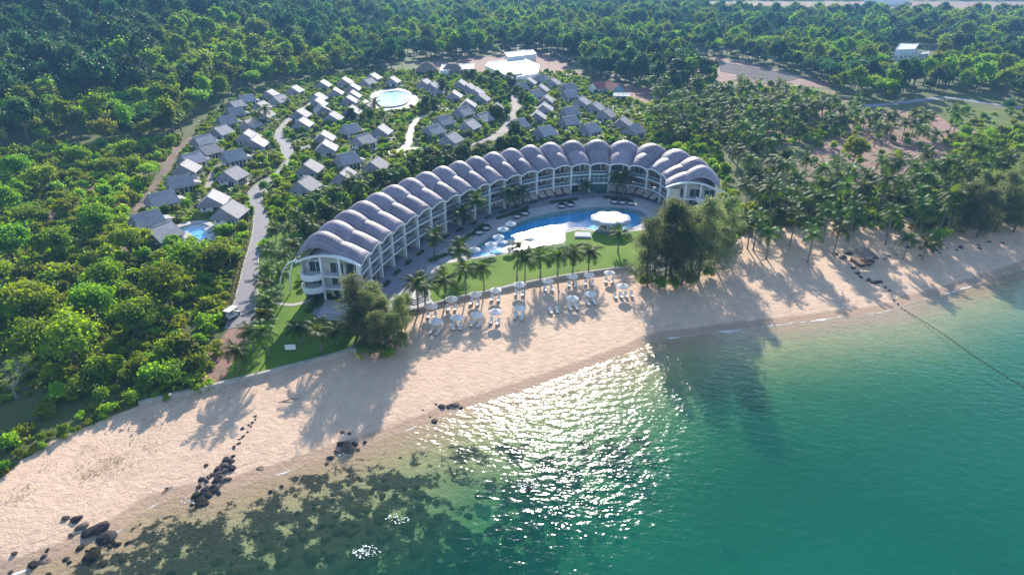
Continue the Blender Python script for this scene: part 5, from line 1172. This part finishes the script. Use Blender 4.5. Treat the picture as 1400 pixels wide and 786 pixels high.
# ------------------------------------------------------------------ palms
def palm_px(bx, by, cy_, label, group, z=None):
    p = at(bx, by); z = tz(*p) if z is None else z
    top = atY(bx, cy_, p[1]); h = max(3.2, top[2] - z); k = int(np.argmin([abs(a - h) for a in PH])); s = h / PH[k]
    cr = .5 + .5 * s
    e = empty('coconut_palm', (p[0], p[1], z - .05), random.uniform(0, 6.28), label, 'palm', group); e.scale = (min(max(s, .82), 1.12),) * 2 + (s,)
    for nm, me in zip(('trunk', 'crown', 'coconut_cluster'), PALMS[k]): obj(nm, me, e)
row = [(571.8, 424.6, 386), (581.6, 419.6, 389), (608.8, 413, 382), (637.3, 403, 370), (662, 398, 364), (706.8, 384, 335.6), (717.6, 388, 354), (738.8, 379, 350), (762.3, 378, 349), (783, 373, 346), (804.3, 371, 344)]
for i, (x, y, c) in enumerate(row): palm_px(x, y, c, 'coconut palm, %s from the left in the row along the lawn wall' % ORD[i], 'lawn wall palms', GZ0)
for x, y, c, lab in ((630.6, 367, 339, 'lone palm on the lawn near the pool tip'), (844.6, 345, 319, 'palm on the lawn left of the casuarina clump'), (594.3, 351, 321, 'palm on the deck left of the pool tip'), (652, 308, 275, 'tall palm in front of the hotel left wing'), (633.6, 318, 291, 'shorter palm in front of the hotel left wing'), (697.8, 291, 263, 'left palm of the pair before the hotel centre left'), (711, 284.5, 261, 'right palm of the pair before the hotel centre left'), (841, 268, 242, 'left palm of the pair right of the lobby'), (851.8, 268, 242, 'right palm of the pair right of the lobby'), (800, 266, 256, 'small palm beside the lobby entrance')): palm_px(x, y, c, lab, 'hotel court palms', GZ0)
lp = [(327.5, 508.6, 479), (347, 479, 452), (368, 488, 450), (374.4, 443, 408), (367.6, 461.7, 427), (439.7, 482, 452), (410, 469.7, 448), (461, 471, 452), (368, 386, 365), (388, 393, 371), (364, 402, 385), (372, 360, 341), (392, 367, 347), (378, 421, 404), (402, 352, 333), (378, 330, 313), (397, 330, 310), (368, 428, 408), (408, 312, 292), (430, 330, 306), (452, 300, 282), (498, 280, 252), (470, 312, 290)]
for i, (x, y, c) in enumerate(lp): palm_px(x, y, c, 'coconut palm on the left lawn between road and hotel' if i > 7 else 'coconut palm standing on the left lawn near the seawall, %s from the left' % ORD[[0, 1, 3, 4, 2, 6, 5, 7][i]], 'left lawn palms')
for i, (x, y, c) in enumerate([(485, 268, 245), (455, 285, 262), (590, 240, 222), (612, 232, 214), (655, 216, 200), (668, 215, 199), (540, 255, 238)]): palm_px(x, y, c, 'palm in the planting behind the hotel roof', 'palms behind the hotel')
for x, y, c in [(366, 172, 148), (356, 178, 155), (395, 150, 138), (500, 165, 145), (512, 160, 140), (527, 175, 155)]: palm_px(x, y, c, 'slim palm rising among the villas', 'palms among the villas')
for i, (x, y, c) in enumerate([(228, 192, 160), (240, 188, 158), (250, 186, 155)]): palm_px(x, y, c, 'pale tall palm at the forest edge, %s of three from the left' % ORD[i], 'forest edge palms')
beachp = [(1022, 338, 308), (1048, 350, 318), (1030, 340, 300), (1060, 328, 290), (1105, 355, 320), (1125, 330, 290), (1160, 330, 285), (1165, 325, 300), (1235, 352, 325), (1262, 352, 332), (1275, 345, 335), (1080, 335, 296), (1140, 345, 310), (1210, 335, 290), (1248, 320, 280), (1290, 330, 285), (1000, 330, 298)]
for i, (x, y, c) in enumerate(beachp): palm_px(x, y, c, 'coconut palm leaning at the edge of the right beach', 'right beach palms')
PP = []
for poly, sp in (([(1010, 300), (1060, 262), (1130, 258), (1230, 255), (1330, 245), (1420, 240), (1450, 300), (1290, 325), (1200, 325), (1100, 318), (1030, 325)], 6.3), ([(985, 215), (1010, 195), (1060, 230), (1050, 262), (1010, 290), (1000, 240)], 6.0), ([(950, 150), (985, 135), (1090, 150), (1180, 165), (1170, 185), (1100, 195), (1000, 200), (955, 180)], 7.5), ([(1160, 178), (1230, 172), (1310, 182), (1300, 200), (1240, 212), (1180, 205)], 9.5), ([(890, 150), (950, 150), (955, 180), (985, 215), (940, 205), (890, 190)], 8.5), ([(760, 75), (860, 95), (960, 115), (960, 140), (890, 145), (820, 105)], 12), ([(1330, 190), (1420, 180), (1420, 235), (1340, 240)], 9)):
    q = scatter(PL(poly), sp); PP.append(q[free(q, 5, 1.0)])
PP = np.vstack(PP); n = len(PP)
for i, p in enumerate(PP[:270]):
    k = int(rng.integers(1, 5)); s = random.uniform(.85, 1.15); z_ = tz(*p); X, Y = to_px(p[0], p[1], 6)
    lab, grp = (('coconut palm in the dense grove behind the right beach', 'grove palms near the beach') if Y > 225 else ('coconut palm in the grove right of the villas', 'grove palms beside the villas') if X < 1150 else ('coconut palm standing in the open clearing at right', 'clearing palms'))
    e = empty('coconut_palm', (p[0], p[1], z_ - .05), random.uniform(0, 6.28), lab, 'palm', grp); e.scale = (.85 + .15 * s, .85 + .15 * s, s)
    for nm, me in zip(('trunk', 'crown', 'coconut_cluster'), PALMS[k]): obj(nm, me, e)
    if i % 3 == 0: e.rotation_euler[0] = random.uniform(-.16, .05)
    if i % 4 == 0: e.rotation_euler[1] = random.uniform(-.13, .13)
# undergrowth in the grove and beyond
for poly, sp, pr, ss in (([(1000, 300), (1050, 262), (1130, 258), (1230, 255), (1330, 245), (1450, 240), (1450, 300), (1290, 320), (1200, 318), (1100, 312), (1020, 318)], 2.6, .75, (.5, 1.1)), ([(950, 150), (985, 135), (1090, 150), (1180, 165), (1170, 185), (1060, 200), (1000, 210), (955, 190)], 3.2, .6, (.5, 1.2)), ([(880, 145), (950, 150), (985, 215), (1000, 260), (1020, 300), (1000, 335), (985, 240), (890, 195)], 2.6, .85, (.6, 1.3)), ([(1180, 150), (1400, 152), (1450, 230), (1330, 245), (1240, 225), (1100, 240), (1080, 210)], 5.0, .3, (.4, 1.1)), ([(1300, 190), (1450, 175), (1450, 245), (1310, 245)], 3.0, .8, (.7, 1.5)), ([(900, 105), (1000, 118), (1110, 125), (1180, 150), (1090, 150), (900, 150)], 4.0, .65, (.6, 1.5)), ([(930, 80), (1000, 120), (1000, 130), (900, 110)], 5, .6, (.6, 1.4))):
    q = scatter(PL(poly), sp); q = q[free(q, 5, .5)]; q = q[rng.random(len(q)) < pr]
    UG_P.append(q); UG_Z.append(terrain(q) - .05); UG_S.append(rng.uniform(*ss, len(q))); UG_I.append(rng.choice([0, 1, 2, 3], len(q)))
# roadside banks and the bank left of the seawall
for poly, sp, pr, ss in (([(-40, 660), (0, 640), (60, 598), (130, 570), (190, 545), (290, 520), (300, 526), (190, 552), (130, 578), (60, 608), (0, 652)], 1.1, .6, (.25, .5)), ([(355, 345), (378, 262), (400, 262), (430, 300), (412, 330), (395, 300)], 2.4, .8, (.5, 1.0)), ([(420, 345), (500, 275), (600, 238), (700, 212), (850, 200), (905, 205), (985, 225), (920, 205), (850, 208), (720, 218), (600, 255), (520, 290), (440, 345), (412, 352)], 2.2, .8, (.5, 1.0)), ([(400, 385), (412, 372), (420, 390), (405, 400)], 1.6, .9, (.4, .7))):
    q = scatter(PL(poly), sp); q = q[free(q, 5, .3, [ROAD, HOTEL, court] + ROADS)]; q = q[rng.random(len(q)) < pr]
    UG_P.append(q); UG_Z.append(terrain(q) - .05); UG_S.append(rng.uniform(*ss, len(q))); UG_I.append(rng.choice([0, 1, 2, 3], len(q)))
carpet('undergrowth', np.vstack(UG_P), np.hstack(UG_Z), np.hstack(UG_S), np.hstack(UG_I), BSRC + [joined('banana_src', *BAN[0])], 'dense low undergrowth and ground plants between trees, palms and villas', 'undergrowth')
# ------------------------------------------------------------------ casuarinas on the beach
cas = [(884, 385, .9, 0), (908, 390, .8, 0), (932, 388, .85, 1), (955, 380, 1.08, 0), (977, 362, .9, 1), (917, 374, 1.2, 1), (945, 366, 1.0, 1), (895, 372, .8, 1), (988, 345, .85, 0)]
for i, (x, y, s, k) in enumerate(cas): p = at(x, y); plant('casuarina_tree', CAS[k], p[0], p[1], 1.9, s, 'feathery olive casuarina, %s from the left in the clump right of the pool' % ORD[sorted(range(len(cas)), key=lambda j: cas[j][0]).index(i)], 'tree', 'casuarina clump right of the pool')
for i, (x, y, s, k) in enumerate([(505, 482, .5, 1), (520, 485, .55, 0), (540, 478, .55, 1), (550, 462, .55, 0), (528, 462, .6, 1), (508, 462, .6, 0), (488, 466, .5, 1), (555, 445, .5, 1)]): p = at(x, y); plant('casuarina_tree', CAS[k], p[0], p[1], 1.7, s, 'dark bushy casuarina in the low clump on the beach below the hotel', 'tree', 'casuarina clump below the hotel')
for x, y, s, lab in ((492, 452, 1.1, 'thin-crowned grey casuarina in front of the hotel left end'), (512, 440, .8, 'smaller thin-crowned tree right of the grey casuarina')): p = at(x, y); plant('casuarina_tree', CAS[2], p[0], p[1], 2.0, s, lab, 'tree', None)
for i, (x, y, s, k) in enumerate([(1310, 318, .8, 0), (1335, 325, .9, 1), (1360, 318, .95, 0), (1385, 318, .9, 1), (1405, 312, 1.0, 0), (1350, 300, .9, 1), (1380, 295, 1.0, 0), (1330, 300, .8, 0)]): p = at(x, y); plant('casuarina_tree', CAS[k], p[0], p[1], 1.9, s, 'dark casuarina at the right edge behind the beach', 'tree', 'casuarinas at the right edge')
for i, (x, y) in enumerate([(880, 388), (900, 393), (922, 392), (945, 388), (968, 376), (512, 484), (530, 484), (548, 472), (500, 478)]): p = at(x, y); plant('shrub', BUSH[2 * (i % 2)], p[0], p[1], 1.7, .9, 'low dark shrub at the foot of the beach casuarinas', 'shrub', 'shrubs under the casuarinas')
# bare tree, lower left
def bare(b, p, d, L, r_, dep):
    q = p + d * L; b.tube([p, (p + q) / 2 + Vector((random.gauss(0, .08), random.gauss(0, .08), 0)) * L, q], [r_, r_ * .8, r_ * .6], 5 if dep < 2 else 3)
    if dep < 5:
        for k in range(3 if dep < 4 else 2): bare(b, q, (d + Vector((random.gauss(0, .5), random.gauss(0, .5), random.gauss(.1, .25)))).normalized(), L * random.uniform(.62, .85), r_ * .58, dep + 1)
p = at(22, 545); e = empty('bare_tree', (p[0], p[1], 1.9), 0, 'leafless pale grey tree at the lower left edge of the scrub', 'tree')
b = MB(); bare(b, Vector((0, 0, -.3)), Vector((.05, 0, 1)), 2.6, .2, 0); obj('branches', b.mesh('branches', M['pale_wood']), e)
# ------------------------------------------------------------------ rocks
def rock_mesh(name, seed, mat, sx=1.0, sy=.8, sz=.62, sub=2):
    import bmesh
    r = np.random.default_rng(seed); bm_ = bmesh.new(); bmesh.ops.create_icosphere(bm_, subdivisions=sub, radius=1.0)
    K = r.normal(size=(7, 3)); ph = r.uniform(0, 6.28, 7); cuts = [(Vector(r.normal(size=3)).normalized(), r.uniform(.55, .85)) for _ in range(6)]
    for v in bm_.verts:
        p = v.co.copy(); q = 1 + sum(.09 * math.sin(2.1 * p.dot(Vector(K[i])) + ph[i]) for i in range(7))
        p = p * q
        for nrm, d in cuts:
            e = p.dot(nrm) - d
            if e > 0: p -= nrm * e * .85
        v.co = Vector((p.x * sx, p.y * sy, p.z * sz))
    me = bpy.data.meshes.new(name); bm_.to_mesh(me); bm_.free(); me.materials.append(M[mat]); return me
ROCKS = [rock_mesh('boulder%d' % i, 800 + i, 'rock' if i % 3 else 'rock_brown', 1, random.uniform(.65, .9), random.uniform(.5, .75)) for i in range(6)]
WROCKS = [rock_mesh('wet_boulder%d' % i, 820 + i, 'wet_rock', 1, random.uniform(.7, .95), random.uniform(.45, .65)) for i in range(4)]
RN = 0
def rock(px, py, wpx, label, group, wet=False, sink=.35, name='boulder', rz=None, top=None):
    global RN; RN += 1
    p = at(px, py, 0.3); z = tz(*p); sl_ = math.hypot(p[1], CAM_H); r_ = wpx / 2 * sl_ / F_PX
    me = (WROCKS if wet else ROCKS)[RN % (4 if wet else 6)]
    zz = z - r_ * .6 * sink + .1 * r_
    if top is not None: zz = top - r_ * .5
    o = obj(name, me, None, (p[0], p[1], zz), random.uniform(0, 6.28) if rz is None else rz, (r_, r_, r_ * random.uniform(.85, 1.2)))
    return tag(o, label, 'rock', group)
for i, (x, y, s_, lab) in enumerate([(90.7, 710, 12, 'leftmost dark boulder of the cluster on the lower left sand'), (106, 710.5, 18, 'rounded dark boulder second from left in the lower left cluster'), (113, 720, 18, 'flat dark slab between the boulders of the lower left cluster'), (127, 724, 36, 'long dark boulder in the middle of the lower left cluster'), (148, 731, 34, 'large dark boulder at the water edge of the lower left cluster'), (98, 731, 11, 'pale square block below the lower left boulders')]): rock(x, y, s_, lab, None, sink=.3, rz=.4)
for x, y, s_ in [(20, 757, 9), (44, 770, 17), (60, 759, 10), (64, 752, 8), (88, 762, 11), (126, 752, 26), (110, 745, 12), (14, 780, 9), (140, 765, 14), (165, 760, 12), (158, 742, 10)]: rock(x, y, s_, 'dark rock at the lower left water edge', 'rocks at the lower left water edge', x > 100, .2)
for k in range(15): t = k / 14; rock(349 - 30 * t + random.gauss(0, 3), 574 + 48 * t + random.gauss(0, 2), random.uniform(4, 8), 'small stone in the thin upper line of rocks on the sand', 'small stones in the rock line', sink=.3)
for k in range(44):
    t = random.random(); wd = 10 + 14 * t; rock(316 - 44 * t + random.gauss(0, wd * .45), 626 + 62 * t + random.gauss(0, 3.5), random.uniform(8, 17), 'dark boulder piled in the rock line crossing the sand', 'boulders of the rock line', t > .8, .25)
for x, y, s_, lab in ((281.5, 637, 9, 'single dark rock on the sand left of the rock line'), (228, 667, 6, 'small dark stone alone on the sand'), (277, 653, 5, 'tiny stone left of the rock line'), (317, 640, 13, 'dark boulder right of the rock line')): rock(x, y, s_, lab, None)
for x, y, s_ in [(475, 611, 26), (468, 607, 15), (485, 606, 12), (468, 591, 8), (478, 593, 6), (499, 602.6, 7), (462, 616, 12), (452, 624, 11), (446, 631, 8), (489, 612, 8)]: rock(x, y, s_, 'dark rock at the waterline below the casuarina shadow', 'rocks below the casuarina shadow', False, .2)
for x, y, s_ in [(593, 574, 13), (603, 555, 15), (621, 553, 17), (612, 556, 9), (588, 568, 5), (578, 560, 5), (630, 556, 8), (596, 552, 6)]: rock(x, y, s_, 'low dark rock on the wet sand at mid beach', 'rocks at mid beach', False, .45)
for x, y, s_, lab in ((722, 667, 22, 'brown wave-washed rock breaking the glittering water'), (500, 756, 30, 'foam-washed rock near the bottom edge'), (841, 607, 52, 'large dark submerged rock in the glitter'), (883, 600, 16, 'submerged rock just right of the large dark one'), (824, 698, 22, 'submerged rock below the glitter'), (1004, 749, 22, 'lone dark submerged rock in the green water at lower right'), (833, 687, 10, 'small submerged rock above the one below the glitter')): rock(x, y, s_, lab, None, True, .3, 'sea_rock', top=.25 if s_ in (30,) or x == 722 else -.15)
sub = [(599, 603, 10), (546, 622, 13), (530, 613, 8), (564, 594, 9), (732, 698, 12), (730, 717, 22), (697, 727, 22), (661, 749, 17), (666, 722, 14), (693, 767, 14), (868, 725, 12), (846, 737, 14), (822, 730, 14), (612, 760, 13), (645, 741, 13), (597, 745, 12), (596, 735, 10), (613, 760, 10), (655, 670, 14), (668, 671, 16), (618, 690, 9), (785, 640, 20), (750, 625, 24), (770, 690, 26), (800, 680, 18), (640, 700, 12), (590, 705, 14), (806, 684, 14), (760, 660, 16), (700, 610, 20), (690, 660, 10), (620, 780, 12), (560, 790, 16), (520, 700, 20), (480, 720, 24)]
for x, y, s_ in sub: rock(x, y, s_, 'dark submerged rock seen through the clear water', 'submerged rocks', True, .3, 'sea_rock', top=-.2)
q = scatter(REEF, 1.7); q = q[inpoly(q, SEAP) & (dist(q, SHORE) > 1.0) & (q[:, 1] > 50)]; q = q[rng.random(len(q)) < .75]; qx, qy = to_px(q[:, 0], q[:, 1], -.5); dq = dist(q, SHORE); qs = rng.uniform(.25, 1.0, len(q)) ** 1.4 * np.clip(.5 + dq / 15, .5, 1.4)
vis = (qx > 0) & (qx < 1400) & (qy < 786); od = np.argsort(-qs * vis); qz = terrain(q)
for i in od[:150]: tag(obj('reef_rock', WROCKS[i % 4], None, (q[i][0], q[i][1], min(qz[i] + qs[i] * .1, (.1 if dq[i] < 3.5 else -.18 - .55 * qs[i]))), random.uniform(0, 6.28), (qs[i],) * 3), 'dark reef rock under the shallow water at lower left', 'rock', 'reef rocks')
carpet('reef_rubble', q[od[150:]], np.minimum(qz[od[150:]] + .05, np.where(dq[od[150:]] < 3.5, .05, -.15 - .55 * qs[od[150:]])), qs[od[150:]], rng.integers(0, 4, len(od) - 150), WROCKS, 'dark broken reef rubble on the shallow sea floor', 'reef')
for x, y, s_ in [(1150, 357, 14), (1160, 352, 12), (1168, 360, 13), (1172, 377, 11), (1165, 370, 9), (1176, 381, 8), (1187, 385, 10), (1194, 388, 13), (1202, 387, 10), (1210, 394, 7), (1216, 398, 6), (1190, 362, 12), (1196, 358, 10), (1185, 365, 12), (1178, 368, 9), (1142, 352, 9), (1222, 410, 5), (1228, 415, 5)]: rock(x, y, s_, 'boulder in the rocks running down from the beach hut', 'boulders by the beach hut', False, .25)
for i in range(26):
    t = i / 25; rock(1160 + 200 * t + random.gauss(0, 4), 362 - 22 * t + random.gauss(0, 3), random.uniform(3, 8), 'small dark stone along the top of the right beach', 'stones along the right beach', False, .3)
# sea foam round the washed rocks, tufts of beach grass, driftwood
def blob_foam(px, py, r_, n=14):
    p = at(px, py, .03); V = []
    for k in range(n):
        a = random.uniform(0, 6.28); d = r_ * random.random() ** .6; s0 = r_ * random.uniform(.03, .11); c = (p[0] + d * math.cos(a) * 1.2, p[1] + d * math.sin(a) * .7)
        V.append([(c[0] + s0 * math.cos(j * .9) * random.uniform(.5, 1.3), c[1] + s0 * math.sin(j * .9) * random.uniform(.4, 1.0)) for j in range(7)])
    return V
b = MB()
for px, py, r_, n in ((500, 754, 1.6, 60), (722, 664, 1.5, 50), (545, 708, 1.5, 30), (262, 684, 1.2, 26), (470, 618, 1.4, 24), (730, 716, 1.0, 16)):
    for i, poly in enumerate(blob_foam(px, py, r_, n)): b.prism(poly, .012 + .0007 * i, .03 + .0013 * i)
tag(obj('sea_foam', b.mesh('sea_foam', M['foam'])), 'white foam patches breaking around rocks at the sea surface', 'foam', kind='stuff')
C = []
for px, py, r_, n in ((140, 638, 3.0, 220), (120, 645, 1.8, 100), (155, 628, 1.6, 80), (207, 578, 2.2, 110), (182, 604, 1.5, 50), (210, 610, 1.2, 40), (124, 612, 1.2, 30), (36, 668, 1.0, 40), (22, 682, 1.2, 50), (245, 545, 2.5, 150), (300, 536, 3, 120), (60, 640, 1.2, 30)):
    p = at(px, py, 1.2); C.append(np.c_[p + rng.normal(size=(n, 2)) * r_ * np.array([.9, .6]), np.zeros(n)])
C = np.vstack(C); C[:, 2] = terrain(C[:, :2]) + .1; a = rng.uniform(0, 6.28, len(C)); d = np.c_[np.cos(a) * .22, np.sin(a) * .22, np.full(len(C), .14)]; sd = np.c_[-np.sin(a), np.cos(a), np.zeros(len(a))] * .045
V = np.stack([C - sd - [0, 0, .12], C + sd - [0, 0, .12], C + d + sd * .2, C + d - sd * .2], 1).reshape(-1, 3)
tag(obj('beach_grass', npmesh('beach_grass', V, np.arange(len(V)).reshape(-1, 4), M['grass_blade'])), 'sparse tufts of beach grass creeping over the left sand', 'grass', kind='stuff')
for px, py, L, rz, lab in ((228, 665, 1.6, .9, 'short dark driftwood stick on the left sand'), (355, 636, 1.2, .2, 'driftwood stick right of the rock line'), (60, 762, 1.4, .5, 'driftwood piece at the lower left sand'), (395, 550, 3.5, .3, 'thin debris branch in the palm shadows on the sand')):
    p = at(px, py, .8); e = obj('driftwood', part(lambda b: (b.tube([(-L / 2, 0, .05), (0, .12, .16), (L / 2, 0, .1)], [.05, .09, .04], 5), b.tube([(0, .1, .14), (L * .2, .4, .3)], [.05, .02], 4)), 'driftwood', M['driftwood']), None, (p[0], p[1], tz(*p)), rz); tag(e, lab, 'driftwood')
# ------------------------------------------------------------------ haze
k = NT('haze'); k.t.links.new(k.n('VolumePrincipled', Color=(.26, .56, 1.0, 1), Density=.00021, Anisotropy=.0).outputs[0], k.out.inputs['Volume'])
hz = part(lambda b: b.box(-9000, -9000, -11, 9000, 9000, 125), 'haze', k.mat); tag(obj('haze', hz), kind='stuff')
